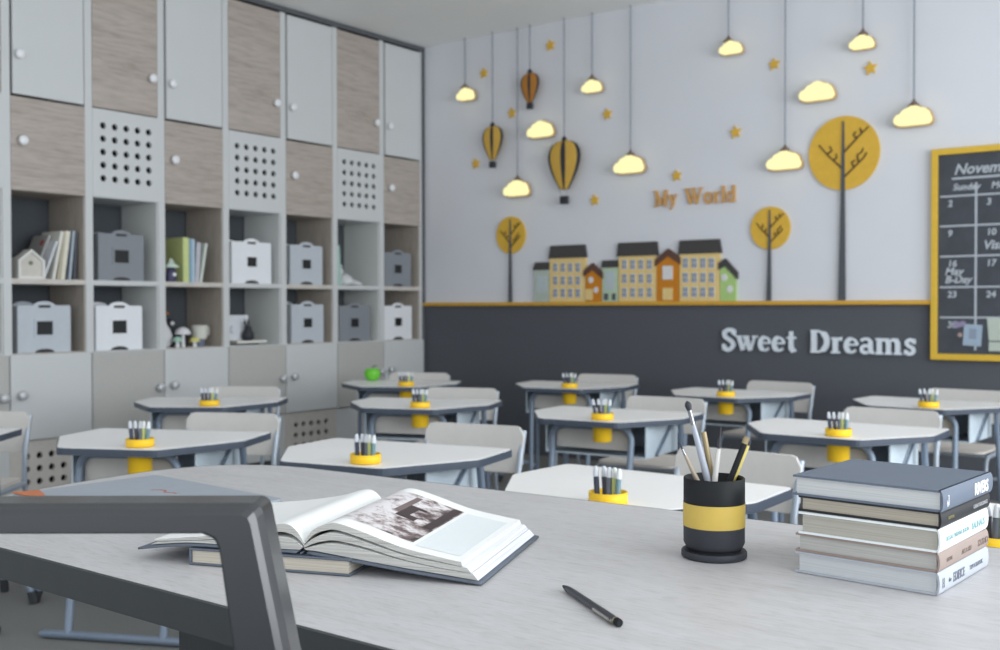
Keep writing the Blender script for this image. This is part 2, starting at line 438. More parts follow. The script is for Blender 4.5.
# toy house
t = empty('toy_house', (XL-.025, cub_y(0, .285), Z_MID+.001), 0, 'small white wooden toy house beside the leaning books', 'toy house')
pent = [(-.08, 0), (.08, 0), (.08, .105), (0, .168), (-.08, .105)]
MX = Matrix.Rotation(PI/2, 4, 'Z') @ RW
b = MB(); b.prism([(x*.84, z*.86+.012) for x, z in pent], -.075, -.012, 0, MX); b.build('wall', mat('beige_board', (206, 202, 194), .7), t)
b = MB()
for i in range(5):
    p, q = pent[i], pent[(i+1)%5]
    b.prism([p, q, (q[0]*.8, q[1]*.82+.014), (p[0]*.8, p[1]*.82+.014)], -.08, .004, 0, MX)
b.build('roof', mat('white_board', (222, 222, 218), .6), t)
b = MB(); b.lathe([(.012, 0), (.012, .004)], 14, 0, Matrix.Translation((-.010, 0, .09)) @ Matrix.Rotation(PI/2, 4, 'Y')); b.build('round_window', mat('olive_dot', (118, 124, 100), .6), t)
y = cub_y(0, .32)
grp = 'books leaning beside the toy house'
gb = upright_book(0, 0, cub_y(0,.40), 0, .285, .016, (170, 170, 168), 'grey book leaning far left with a red spot, behind the toy house', -.40, .17, .12, grp)
b = MB(); b.prism([(.02*math.cos(a*PI/10), .02*math.sin(a*PI/10)) for a in range(20)], 0, .0008, 0, Matrix.Translation((-.045, -.0002, .235)) @ RW); b.build('sticker', mat('dusty_red', (176, 84, 86), .6), gb)
bk = [((214, 218, 224), .24, .014, -.36, 'white book leaning most, just right of the toy house'),
      ((222, 222, 214), .29, .02, -.20, 'off-white book, third from the left among the leaning books'),
      ((196, 188, 166), .285, .012, -.16, 'thin tan book between two pale leaning books'),
      ((224, 220, 204), .292, .028, -.14, 'thick cream book in the leaning row'),
      ((74, 84, 100), .295, .012, -.11, 'navy book right of the thick cream book'),
      ((178, 190, 200), .29, .014, -.10, 'pale blue book between two dark books'),
      ((84, 88, 98), .286, .014, -.05, 'charcoal book, last on the right of the leaning row')]
y = cub_y(0, .40)+.018+.24*(math.tan(.40)-math.tan(.36))
for q_, (cols, h, th, tl, lab) in enumerate(bk):
    upright_book(0, 0, y, 0, h, th, cols, lab, tl, .2, .05, grp); y += th/math.cos(tl) + .0008 + (min(h, bk[q_+1][1])*(math.tan(-tl)-math.tan(-bk[q_+1][3])) if q_ < 6 else 0)
# unit 2: lime book + thin books
grp = 'books beside the lime green book'
upright_book(2, 0, cub_y(2, .36), 0, .29, .044, (206, 217, 150), 'thick lime green book in the cubby with the owl figurine', 0, .2, .04, grp)
upright_book(2, 0, cub_y(2, .468), 0, .285, .018, (138, 172, 196), 'sky blue book right of the lime green book', 0, .2, .04, grp)
upright_book(2, 0, cub_y(2, .513), 0, .283, .022, (182, 204, 220), 'pale blue book right of the sky blue one', 0, .2, .04, grp)
upright_book(2, 0, cub_y(2, .57), 0, .265, .03, (196, 196, 204), 'lilac grey book, second from the right beside the lime book', -.06, .2, .04, grp)
upright_book(2, 0, cub_y(2, .65), 0, .265, .018, (214, 222, 214), 'thin white book at the right end of the lime book row', -.18, .2, .04, grp)
# owl-like figurine
t = empty('figurine', (XL-.03, cub_y(2, .13), Z_MID+.001), 0, 'dark purple figurine with wide pale green hat', 'figurine')
b = MB(); b.lathe([(.03, 0), (.036, .01), (.036, .05), (.026, .08), (.012, .09)], 16); b.build('body', mat('aubergine', (76, 74, 104), .5), t)
b = MB(); b.lathe([(.05, .09), (.052, .1), (.025, .115), (.012, .14), (.004, .15)], 16); b.build('hat', mat('mint_white', (202, 218, 206), .5), t)
b = MB(); b.lathe([(.012, 0), (.012, .006)], 12, 0, Matrix.Translation((.034, .0, .045)) @ Matrix.Rotation(PI/2, 4, 'Y')); b.build('emblem', m_knob, t)
# unit 2 lower: figurines
def mushroom(f, hst, hcap, r, cc, cs, lab, back=.05):
    t = empty('mushroom_figurine', (XL-back, cub_y(2, f), Z_BOT+.001), 0, lab, 'figurine', 'mushroom figurines')
    b = MB(); b.lathe([(.016, 0), (.013, hst*.5), (.012, hst)], 14); b.build('stem', cs, t)
    b = MB(); b.lathe([(r, hst), (r*.97, hst+hcap*.3), (r*.7, hst+hcap*.75), (r*.3, hst+hcap), (.002, hst+hcap*1.05)], 18); b.build('cap', cc, t)
mw = mat('ivory_ceramic', (222, 222, 226), .35)
mushroom(.36, .085, .045, .052, mw, mw, 'tallest white mushroom figurine')
mushroom(.24, .04, .03, .034, mat('mint_ceramic', (168, 208, 190), .35), mw, 'small mint-capped mushroom figurine', .035)
mushroom(.54, .035, .03, .034, mat('lemon_ceramic', (220, 214, 130), .35), mw, 'small yellow-capped mushroom figurine', .035)
t = empty('mug', (XL-.10, cub_y(2, .74), Z_BOT+.001), 0, 'pale mug on a blue-grey base with patterned body, in the figurine cubby', 'mug')
b = MB(); b.lathe([(.034, 0), (.036, .05)], 18); b.build('base', mat('slate_ceramic', (108, 116, 136), .5), t)
b = MB(); b.lathe([(.046, .05), (.058, .14), (.056, .14), (.044, .055)], 18); b.build('bowl', [mat('cream_ceramic', (212, 212, 204), .5)], t)
b = MB(); b.tube([(0, .05, .13), (0, .075, .12), (0, .075, .08), (0, .045, .07)], .006); b.build('handle', mat('cream_ceramic', (0,0,0)), t)
t = empty('swan_figurine', (XL-.13, cub_y(2, .17), Z_BOT+.001), 0, 'tall white long-necked figurine behind the mint mushroom', 'figurine')
b = MB(); b.lathe([(.03, 0), (.05, .03), (.052, .08), (.035, .12), (.016, .15), (.010, .2), (.014, .225), (.006, .24)], 18); b.build('body', mw, t)
b = MB(); b.tube([(.01, .0, .225), (.03, .005, .222), (.045, .008, .214)], [.008, .006, .001]); b.build('beak', m_orange, t)
t = empty('dark_figurine', (XL-.17, cub_y(2, .33), Z_BOT+.001), 0, 'black figurine with pale round face behind the tall mushroom', 'figurine')
b = MB(); b.lathe([(.03, 0), (.04, .04), (.035, .11), (.026, .13), (.03, .155), (.024, .18), (.006, .19)], 16); b.build('body', m_black2, t)
b = MB(); b.lathe([(.014, 0), (.012, .005)], 12, 0, Matrix.Translation((.028, 0, .155)) @ Matrix.Rotation(PI/2, 4, 'Y')); b.build('face', mw, t)
# unit 3 lower: picture board, ornament, books below
t = empty('picture_board', (XL-.10, cub_y(3, .19), Z_BOT+.032), 0, 'white picture board leaning behind the dark rabbit ornament', 'picture', rot=(0, -.06, 0))
b = MB(); b.box(-.012, 0, -.08, .16, 0, .175); b.build('frame', mat('white_card', (220, 224, 230), .6), t, bevel=.002)
b = MB(); b.prism([(-.02+.05*math.cos(a*PI/5)*(1 if a % 2 else .55), .075+.045*math.sin(a*PI/5)*(1 if a % 2 else .55)) for a in range(10)], 0, .001, 0, Matrix.Translation((.0005, 0, 0)) @ MX)
b.build('printed_sketch', mat('lilac_print', (190, 190, 206), .7), t)
t = empty('rabbit_ornament', (XL-.06, cub_y(3, .45), Z_BOT+.032), 0, 'dark grey ornament with upright ears on top of the flat books', 'ornament')
b = MB(); b.lathe([(.03, 0), (.042, .02), (.04, .05), (.026, .072), (.024, .09), (.012, .102), (.002, .104)], 16); b.build('body', m_black2, t)
for s in (-1, 1):
    b = MB(); b.tube([(0, s*.01-.008, .095), (0, s*.014-.012, .12), (0, s*.014-.014, .15)], [.007, .009, .002]); b.build('ear', m_black2, t)
t = empty('book', (XL-.14, cub_y(3, .36), Z_BOT+.001), 0, 'grey book lying flat under the dark ornament', 'book')
b = MB(); b.box(-.09, .09, -.14, .13, 0, .012); b.build('cover', m_trim, t, bevel=.002)
boxobj('page_block', (-.088, .087, -.138, .128, .002, .0102), m_paper, t, 0)
t = empty('book', (XL-.12, cub_y(3, .52), Z_BOT+.014), 0, 'cream book lying on the grey flat book', 'book')
b = MB(); b.box(-.09, .08, -.14, .12, 0, .016); b.build('cover', mat('cream_cover', (214, 208, 190), .6), t, bevel=.002)
boxobj('page_block', (-.088, .0805, -.138, .118, .003, .013), m_paper, t, 0)
# unit 5 upper
upright_book(5, 0, cub_y(5, .09), 0, .30, .034, (172, 206, 196), 'mint green book standing at the left of its white cubby', .07, .2, .04, None)
t = empty('soft_toy', (XL-.10, cub_y(5, .38), Z_MID+.001), 0, 'white soft toy slumped beside the mint green book', 'soft toy')
b = MB()
b.lathe([(.02, 0), (.075, .015), (.078, .035), (.055, .065), (.02, .09), (.002, .095)], 18, sx=.9)
b.build('body', mat('white_plush', (214, 216, 218), .9, bump=.3, nscale=80), t)
b = MB(); b.lathe([(.002, -.036), (.024, -.026), (.034, 0), (.024, .026), (.002, .036)], 16, 0, Matrix.Translation((0, -.06, .105)), cap=False); hd = b.build('head', mat('white_plush', (0,0,0)), t)
for s in (-1, 1):
    b = MB(); b.tube([(s*.015, -.06, .13), (s*.03, -.065, .15), (s*.034, -.067, .14)], [.008, .009, .003]); b.build('ear', mat('white_plush', (0,0,0)), hd)
    b = MB(); b.tube([(s*.04, .03, .03), (s*.045, .08, .02), (s*.04, .13, .014)], [.02, .018, .012]); b.build('leg', mat('white_plush', (0,0,0)), t)

# ------------------------------------------------------------------ wall decor
TH = .02
def wobj(name, polys, m, parent, z0=.001, z1=TH, bevel=0):
    """polys: outlines in wall coords (X, Z) relative to the parent at the wall"""
    b = MB()
    for p in polys: b.prism(p, z0, z1, 0, RW)
    return b.build(name, m, parent, bevel=bevel)
def rel(pts, o): return [(p[0]-o[0], p[1]-o[1]) for p in pts]
ZB = zt + .026 + .001
def house(x0, x1, ey, roof, body_m, label, wins=(), gable=None, rm=m_roof, dk=None, door=None, round_w=(), rects=(), blue=()):
    X0 = wp(x0, ey)[0]; X1 = wp(x1, ey)[0]; xc = (x0+x1)/2; Z1 = wp(xc, ey)[1]
    o = ((X0+X1)/2, ZB)
    t = empty('house_cutout', (o[0], YW-.0005, ZB), 0, label, 'wall decoration', 'painted house cutouts on the yellow ledge')
    if gable:
        ax, ay = gable; A = wp(ax, ay+3)
        body = [(X0, ZB), (X1, ZB), (X1, wp(x1, roof[1])[1]), A, (X0, wp(x0, roof[0])[1])]
        wobj('facade', [rel(body, o)], body_m, t)
        e = .045
        L = (X0-.012, body[4][1]-.02); R = (X1+.012, body[2][1]-.02)
        lo = [(L[0], L[1]), (A[0], A[1]), (R[0], R[1]), (R[0], R[1]+e), (A[0], A[1]+e+.006), (L[0], L[1]+e)]
        wobj('roof', [rel([lo[0], lo[1], lo[4], lo[5]], o), rel([lo[1], lo[2], lo[3], lo[4]], o)], rm, t, .001, TH+.008)
    else:
        wobj('facade', [rel([(X0, ZB), (X1, ZB), (X1, Z1), (X0, Z1)], o)], body_m, t)
        P = [wp(*p) for p in roof]
        zlo = (P[2][1]+P[3][1])/2; zhi = (P[0][1]+P[1][1])/2
        wobj('roof', [rel([(P[0][0], zhi), (P[1][0], zhi), (P[2][0], zlo), (P[3][0], zlo)], o)], rm, t, .001, TH+.006)
    for (cx, cy, w, h) in wins:
        c = rel([wp(cx, cy)], o)[0]; s = .0052*1.4
        q = lambda a, b_, c_, d: [(c[0]+a*s*w/4, c[1]+b_*s*h/4), (c[0]+c_*s*w/4, c[1]+b_*s*h/4), (c[0]+c_*s*w/4, c[1]+d*s*h/4), (c[0]+a*s*w/4, c[1]+d*s*h/4)]
        f = wobj('window', [q(-2.3, -2.2, 2.3, 2.2)], m_winlite, t, TH, TH+.003)
        wobj('pane', [q(-2, -1.9, -.25, -.1), q(.25, -1.9, 2, -.1), q(-2, .15, -.25, 1.9), q(.25, .15, 2, 1.9)], m_winblue, f, TH+.003, TH+.005)
    for (cx, cy, r) in round_w:
        c = rel([wp(cx, cy)], o)[0]
        wobj('window', [[(c[0]+r*math.cos(a*PI/10), c[1]+r*1.1*math.sin(a*PI/10)) for a in range(20)]], m_winlite, t, TH, TH+.004)
    for (ax, ay, bx, by, mm, nm) in rects:
        A = wp(ax, ay); B = wp(bx, by)
        wobj(nm, [rel([(A[0], B[1]), (B[0], B[1]), (B[0], A[1]), (A[0], A[1])], o)], mm, t, TH, TH+.004)
    return t
house(534.5, 549.5, 270, [(535.5, 262.5), (548.5, 262), (549.2, 270), (533.5, 270)], mat('sage_grey_paint', (184, 194, 184), .6), 'low grey-green house cutout at the left end of the painted town', rects=[(537, 276, 547, 292, mat('pale_blue_paint', (186, 198, 200), .6), 'window')])
g = [(x, y_, 4.6, 8.5) for y_ in (267.5, 280.5, 293) for x in (556, 563.5, 571, 578.5)]
house(550, 586, 258, [(551, 245.8), (585, 244.6), (586.8, 257.5), (549, 258.5)], m_cream, 'leftmost of the three tall yellow house cutouts with dark roof', wins=g)
house(585.5, 602, 275, (274, 276), m_orange, 'small orange gabled house cutout with round windows', gable=(593, 267), rm=mat('brown_roof', (98, 70, 60), .7), round_w=[(591.3, 280, .021), (596.5, 290, .020)], rects=[(586, 289, 593, 300, m_cream, 'door')])
house(602.5, 618, 267.5, [(603, 260.5), (617.3, 260), (618, 267.3), (601.5, 267.8)], m_pgreen, 'pale green house cutout with flat dark roof between orange and yellow houses', rects=[(605.5, 271, 615, 290, mat('pale_blue_paint', (0,0,0)), 'window'), (604.5, 293.5, 608.5, 300, m_trunk, 'door'), (612.5, 293.5, 616, 300, m_trunk, 'door')])
g = [(x, y_, 4.6, 8.8) for y_ in (264.5, 278.5, 292.5) for x in (625, 633.3, 641.5, 650)]
house(619, 656.5, 256, [(618.5, 243), (657, 241.5), (658.3, 255.3), (617.2, 256.5)], m_cream, 'middle of the three tall yellow house cutouts with dark roof', wins=g)
house(657, 679.5, 262, (263.5, 261.5), m_orange, 'tall orange gabled house cutout with a square window', gable=(668.5, 253), rm=mat('brown_roof', (0,0,0)), rects=[(663, 266, 673, 279.5, m_winlite, 'window'), (663, 288, 673, 300, m_cream, 'door')])
g = [(x, y_, 4.8, 9) for y_ in (263, 277.5, 292) for x in (686, 694.8, 703.5, 712)]
house(680, 720, 253.5, [(680, 240.6), (719.5, 239), (721.8, 252.8), (678.5, 254.5)], m_cream, 'rightmost of the three tall yellow house cutouts with dark roof', wins=g)
house(720.5, 736, 270, (267, 276), m_green, 'bright green gabled house cutout at the right end of the town', gable=(725.5, 263), round_w=[(724.7, 277.5, .022), (730.3, 289, .022)])
# trees
def tree(cx, cy, ry, rx, bx, label):
    C = wp(cx, cy); r = wp(cx, cy-ry)[1]-C[1]; B = wp(bx, 300)[0]
    t = empty('tree_cutout', (B, YW-.0005, ZB), 0, label, 'wall decoration', 'mustard tree cutouts')
    cz = C[1]-ZB; dx = C[0]-B
    wobj('crown', [[(dx + r*.97*math.cos(a*PI/24), cz + r*math.sin(a*PI/24)) for a in range(48)]], m_yel, t, .001, .016)
    b = MB(); w = r*.085+.008
    b.ribbon([(0, 0), (dx*.5, cz*.5), (dx, cz+r*.85)], [w*1.7, w*1.2, w*.35], .016, .024, 0, RW); b.build('trunk', m_trunk, t)
    b = MB(); s = r
    br = [[(0, -.75), (.6, -.2), (.7, -.05)], [(.32, -.45), (.25, -.3), (.35, -.25)], [(.45, -.3), (.42, -.1), (.55, -.02), (.6, .1)],
          [(0, -.5), (-.45, -.05), (-.75, .3)], [(-.3, -.2), (-.2, -.12), (-.22, 0)], [(-.5, 0), (-.35, .1), (-.42, .24)],
          [(0, 0), (.45, .45), (.75, .72)], [(.4, .4), (.3, .52), (.38, .6)], [(.55, .56), (.5, .7)]]
    for q in br: b.ribbon([(dx + x*s*.9, cz + y_*s*.9) for x, y_ in q], [w*.42]+[w*.3]*(len(q)-1), .016, .021, 0, RW)
    b.build('branches', m_brown, t)
tree(510.5, 235, 18.5, 15, 510.5, 'small tree cutout with round mustard crown left of the painted houses')
tree(770, 228, 21.5, 20, 769, 'medium tree cutout with round mustard crown right of the painted houses')
tree(843.5, 153, 37, 36, 842, 'tallest tree cutout with large mustard crown')
# stars
stars = [((483, 73), 'gold star left of the string of the highest balloon group, near the corner', 5.6), ((549.5, 45), 'highest gold star on the left half of the wall', 6.2),
 ((511, 113), 'gold star just below and left of the small orange balloon', 5.4), ((606.5, 114), 'gold star right of the cloud lamps, above the large balloon', 6),
 ((475, 163.5), 'gold star left of the medium balloon, lowest at the left', 5.6), ((594, 200), 'gold star right of the large balloon basket', 6),
 ((676, 175.5), 'gold star directly above the wooden wall lettering', 6.2), ((735, 132), 'gold star above and right of the wooden lettering', 6.8),
 ((773.5, 64), 'gold star left of the stringless cloud lamp at the upper right', 6.6), ((870, 68), 'gold star under the highest cloud lamp, at the right', 7.4)]
for (p, lab, r) in stars:
    c = wp(*p); R_ = wp(p[0], p[1]-r)[1]-c[1]
    b = MB(); b.prism([(R_*(1 if i % 2 == 0 else .46)*math.cos(PI/2+i*PI/5+.12), R_*(1 if i % 2 == 0 else .46)*math.sin(PI/2+i*PI/5+.12)) for i in range(10)], 0, .014, 0, RW)
    tag(b.build('star_cutout', m_yel, loc=(c[0], YW, c[1])), lab, 'wall decoration', 'gold stars on the wall')
# cloud lamps
def cloud(cx, cy, w, h, sx, label):
    dy = .05
    C = wp(cx, cy, YW-dy); k = abs(wp(cx+w/2, cy, YW-dy)[0]-wp(cx-w/2, cy, YW-dy)[0]); hh = wp(cx, cy-h/2, YW-dy)[1]-wp(cx, cy+h/2, YW-dy)[1]
    hh *= .90; k *= .83
    zc = C[1]-hh/2
    t = empty('cloud_lamp', (C[0], YW-dy, zc), 0, label, 'lamp', 'glowing cloud lamps')
    base = [(-.5, .18), (-.5, .36), (-.43, .55), (-.33, .60), (-.26, .78), (-.12, .88), (-.04, .98), (.08, 1.0), (.18, .93), (.24, .84), (.34, .82), (.43, .66), (.46, .5), (.5, .34), (.5, .17), (.44, .03), (.3, 0), (-.3, 0), (-.44, .04)]
    out = [(x*k, y_*hh) for x, y_ in base]
    o = MB(); o.prism(out, -.02, .03, 0, RW, smooth=False); o.build('diffuser', m_cloud, t, bevel=.006)
    rim = [((x)*k*1.10, (y_-.5)*hh*1.16+hh*.5) for x, y_ in base]
    o = MB(); o.prism(rim, -.035, -.015, 0, RW); o.build('backing', m_cloudrim, t)
    if sx is not None:
        X = wp(sx, cy-h, YW-dy)[0]-C[0]
        o = MB(); o.lathe([(.035, 0), (.03, .012), (.012, .03), (.006, .045)], 14, 0, Matrix.Translation((X, 0, hh*.97))); o.build('cap', m_cap, t)
        o = MB(); o.tube([(X, 0, hh+.02), (X, 0, H-.001-zc)], .006, 8); o.build('cord', m_string, t)
cloud(466, 94, 18, 13, 465, 'small hanging cloud lamp nearest the storage cabinets')
cloud(540.5, 129, 28, 17, None, 'cloud lamp without cord between two balloons')
cloud(592, 86, 21, 13, 592, 'small hanging cloud lamp right of the orange balloon')
cloud(516.5, 188, 27, 17, 517.5, 'hanging cloud lamp lowest at the left, above the small tree')
cloud(629, 164, 33, 19, 630.5, 'hanging cloud lamp right of the largest balloon')
cloud(731, 47.5, 25, 13.5, 728.5, 'small hanging cloud lamp at the top middle of the wall')
cloud(784, 160, 39, 20, 785, 'large hanging cloud lamp left of the tall tree crown')
cloud(817, 91, 40, 20, None, 'large cloud lamp without cord above the tall tree')
cloud(862, 42, 28, 14.5, 863, 'highest hanging cloud lamp at the right')
cloud(913, 115.5, 44, 21, 914, 'large hanging cloud lamp above the chalkboard corner')
# balloons
def balloon(cx, cy, w, h, bx, by, bs, cm, label, off=0):
    dy = .07
    C = wp(cx, cy, YW-dy); R_ = abs(wp(cx+w/2, cy, YW-dy)[0]-wp(cx-w/2, cy, YW-dy)[0])/2; hh = wp(cx, cy-h/2, YW-dy)[1]-wp(cx, cy+h/2, YW-dy)[1]
    t = empty('balloon_decoration', (C[0], YW-dy, C[1]-hh/2), 0, label, 'wall decoration', 'hanging hot-air balloon decorations')
    prof = [(.28, 0), (.36, .06), (.58, .2), (.82, .38), (.97, .56), (1, .68), (.95, .8), (.78, .91), (.5, .975), (.2, 1), (.05, 1.0)]
    n = 40; b = MB(); vs = []
    for r, z in prof:
        for i in range(n):
            a = 2*PI*i/n; vs.append((r*R_*math.sin(a), -r*R_*.14*math.cos(a), z*hh))
    for j in range(len(prof)-1):
        for i in range(n):
            deg = (i+.5)*360/n; dd = abs((deg+180) % 360-180)
            dark = dd < 11 or 54 < dd < 126 or dd > 169
            b.add([vs[j*n+i], vs[j*n+(i+1) % n], vs[(j+1)*n+(i+1) % n], vs[(j+1)*n+i]], [(0,1,2,3)], 1 if dark else 0, True)
    b.add(vs[:n], [list(range(n))[::-1]], 1); b.add(vs[-n:], [list(range(n))], 1)
    b.build('envelope', [cm, m_black2], t, weld=True)
    B = wp(bx, by, YW-dy); s = abs(wp(bx+bs/2, by, YW-dy)[0]-wp(bx-bs/2, by, YW-dy)[0])/2*.8; zb = B[1]-C[1]+hh/2
    b = MB(); b.box(-s, s, -s*.7, s*.7, zb-s, zb+s); b.build('basket', m_black2, t, bevel=.006)
    for q in (-1, 1):
        b = MB(); b.tube([(q*s*.7, -s*.3, zb+s), (q*R_*.25, -s*.3, .0)], .002, 6); b.build('rope', m_string, t)
    b = MB(); b.lathe([(.02, 0), (.02, .012), (.008, .03)], 12, 0, Matrix.Translation((0, 0, hh))); b.build('cap', m_black2, t)
    b = MB(); b.tube([(0, 0, hh+.02), (0, 0, H-.001-(C[1]-hh/2))], .006, 8); b.build('cord', m_string, t)
balloon(529.8, 88, 19, 30, 530, 106, 6.5, mat('copper_orange', (186, 124, 48), .55), 'smallest hot-air balloon decoration in copper orange and black')
balloon(492.6, 143, 21, 34, 493.3, 164.5, 6.5, mat('golden_ochre', (214, 172, 76), .55), 'medium hot-air balloon decoration in yellow and black, nearest the cabinets')
balloon(564.2, 165, 33, 49, 564.7, 200, 8.5, mat('golden_ochre', (0,0,0)), 'largest hot-air balloon decoration in yellow and black')

# lettering drawn from strokes (cap height 1)
def arc(cx, cy, rx, ry, a0, a1, n=14): return [(cx+rx*math.cos(math.radians(a0+(a1-a0)*i/n)), cy+ry*math.sin(math.radians(a0+(a1-a0)*i/n))) for i in range(n+1)]
S_ = .17; TN = .075
def ser(x, y, w=.3): return ([(x-w/2, y), (x+w/2, y)], .07)
G = {
 'S': (.62, [([(p.x, p.y) for p in spline([(.54,.78),(.44,.93),(.28,.95),(.12,.82),(.17,.62),(.40,.45),(.50,.26),(.36,.06),(.20,.05),(.08,.24)], 5)], .15), ([(.55,.97),(.55,.68)], .05), ([(.07,.03),(.07,.32)], .05)]),
 'w': (.92, [([(.12,.66),(.30,.04)], S_), ([(.30,.04),(.46,.62)], TN), ([(.40,.66),(.60,.04)], S_), ([(.60,.04),(.78,.66)], TN), ser(.12,.66,.26), ser(.42,.66,.24), ser(.79,.66,.22)]),
 'e': (.56, [(arc(.28,.34,.20,.29,20,320), [.08]*4+[.16]*7+[.09]*4), ([(.10,.38),(.50,.38)], .07), ([(.48,.38),(.47,.46)], .1)]),
 't': (.42, [([(.20,.92),(.20,.18),(.27,.06),(.38,.08)], [.12,.16,.15,.09]), ([(.04,.63),(.38,.63)], .08)]),
 'D': (.82, [([(.18,.02),(.18,.96)], .19), (arc(.30,.49,.38,.45,90,-90), [.08]*3+[.19]*9+[.08]*3), ([(.06,.955),(.34,.955)], .07), ([(.06,.035),(.34,.035)], .07)]),
 'r': (.5, [([(.17,.02),(.17,.66)], .17), ([(.2,.48),(.32,.62),(.42,.62)], [.08,.1,.15]), ser(.13,.64,.2), ser(.18,.035,.32)]),
 'a': (.58, [(arc(.24,.5,.17,.14,160,10,8) + [(.41,.3),(.42,.1),(.54,.04)], [.1]*8+[.14,.16,.15,.08]), (arc(.24,.2,.15,.15,60,300,10), .12), ([(.30,.34),(.40,.38)], .07)]),
 'm': (1.0, [([(.15,.02),(.15,.66)], .16), ([(.18,.5),(.3,.62),(.42,.6),(.48,.46),(.48,.02)], [.07,.09,.14,.16,.16]), ([(.5,.5),(.62,.62),(.74,.6),(.80,.46),(.80,.02)], [.07,.09,.14,.16,.16]), ser(.12,.64,.2), ser(.15,.035,.28), ser(.48,.035,.26), ser(.81,.035,.28)]),
 's': (.46, [([(p.x, p.y) for p in spline([(.38,.52),(.26,.63),(.12,.54),(.16,.4),(.33,.27),(.33,.1),(.2,.04),(.07,.16)], 5)], .12), ([(.39,.66),(.39,.46)], .045), ([(.06,.02),(.06,.22)], .045)]),
 'M': (.98, [([(.16,.02),(.16,.96)], TN), ([(.16,.96),(.48,.10)], S_), ([(.48,.10),(.80,.96)], TN), ([(.80,.96),(.80,.02)], S_), ser(.12,.96,.26), ser(.84,.96,.26), ser(.16,.035,.26), ser(.80,.035,.32)]),
 'y': (.62, [([(.14,.66),(.34,.06)], S_), ([(.52,.66),(.26,-.12),(.12,-.2)], [TN,TN,.1]), ser(.14,.66,.26), ser(.52,.66,.22)]),
 'W': (1.25, [([(.14,.96),(.40,.04)], S_), ([(.40,.04),(.62,.92)], TN), ([(.54,.96),(.82,.04)], S_), ([(.82,.04),(1.08,.96)], TN), ser(.14,.96,.3), ser(.57,.96,.3), ser(1.08,.96,.28)]),
 'o': (.62, [(arc(.3,.34,.2,.29,0,360,20), .13)]),
 'l': (.36, [([(.17,.02),(.17,.98)], .17), ser(.13,.96,.2), ser(.17,.035,.32)]),
 'd': (.66, [(arc(.27,.33,.19,.28,30,330,16), .12), ([(.47,.02),(.47,.98)], .16), ser(.43,.96,.2), ser(.5,.035,.2)])}
def lettering(text, pL, pR, capz, m, name, label, th):
    L = wp(*pL); R_ = wp(*pR); total = sum(G[c][0] if c != ' ' else .5 for c in text)
    t = empty(name, (L[0], YW-.001, (L[1]+R_[1])/2), 0, label, 'wall lettering')
    hs = (R_[0]-L[0])/total; x = 0
    for c in text:
        if c == ' ': x += .5*hs; continue
        b = MB()
        for i, (pts, w) in enumerate(G[c][1]):
            pts2 = [(x + p[0]*hs, p[1]*capz) for p in pts]
            k = (hs+capz)/2*1.1; w2 = [q*k for q in w] if isinstance(w, list) else w*k
            if isinstance(w2, list): w2 = (w2 + [w2[-1]]*len(pts2))[:len(pts2)]
            b.ribbon(pts2, w2, i*.0004, th+i*.0004, 0, RW)
        b.build('letter', m, t); x += G[c][0]*hs
lettering('Sweet Dreams', (721.5, 351), (916.5, 354.5), wp(825, 329)[1]-wp(825, 352)[1], mat('silver_letter', (224, 232, 240), .5), 'wall_lettering', 'large silver serif letters reading Sweet Dreams on the dark lower wall', .022)
lettering('My World', (653.5, 207), (736.5, 201.5), .112, m_orl, 'wall_lettering', 'tan wooden letters reading My World above the painted houses', .016)

# chalkboard
fx0, fz1 = wp(932, 150); _, fz0 = wp(930, 359.5)
BW = 1.62; BH = fz1-fz0
t = empty('chalkboard', (fx0, YW-.001, fz0), 0, 'black chalkboard calendar in a yellow frame', 'chalkboard')
fr = .037
o = MB(); o.box(fr, BW-fr, -.018, -.002, fr, BH-fr); o.build('board', m_board, t)
for (a, b_, c, d) in ((0, fr, 0, BH), (BW-fr, BW, 0, BH), (fr, BW-fr, 0, fr), (fr, BW-fr, BH-fr, BH)):
    o = MB(); o.box(a, b_, -.034, 0, c, d); o.build('frame_rail', mat('yellow_frame', (222, 182, 62), .45), t, bevel=.003)
def bl(x, y): p = wp(x, y); return (p[0]-fx0, p[1]-fz0)
zr = [bl(965, y)[1] for y in (178, 195.5, 225.5, 256, 287, 317.5)]
xc0 = bl(944, 200)[0]; xv = bl(976, 250)[0]; cw = xv-xc0+.02
o = MB()
def hl(x0, x1, z, w=.010): o.prism([(x0, z-w/2), (x1, z-w/2+.001), (x1, z+w/2+.001), (x0, z+w/2)], .018, .0188, 0, RW)
hl(bl(952, 180)[0], .95, zr[0], .012)
for z in zr[1:]: hl(xc0-.02, BW-.1, z)
for i in range(6):
    x = xv + i*cw*1.05
    if x < BW-.08: o.prism([(x-.006, zr[5]-.19), (x+.006, zr[5]-.19), (x+.006, zr[0]-.03), (x-.006, zr[0]-.03)], .0182, .019, 0, RW)
o.build('chalk_grid', m_chalk, t)
def text_mesh(name, s, size, m, parent, loc, rot, bold=.0, shear=0, sx=1, ext=.0004, align='LEFT'):
    cu = bpy.data.curves.new(name, 'FONT'); cu.body = s; cu.size = size; cu.shear = shear; cu.offset = bold; cu.extrude = ext; cu.resolution_u = 3; cu.align_x = align
    tmp = bpy.data.objects.new('t', cu); COL.objects.link(tmp)
    bpy.context.view_layer.update()
    me = bpy.data.meshes.new_from_object(tmp.evaluated_get(bpy.context.evaluated_depsgraph_get()))
    bpy.data.objects.remove(tmp); bpy.data.curves.remove(cu)
    me.materials.clear(); me.materials.append(m)
    ob = bpy.data.objects.new(name, me); COL.objects.link(ob); ob.parent = parent; ob.location = loc; ob.rotation_euler = rot; ob.scale = (sx, 1, 1)
    return ob
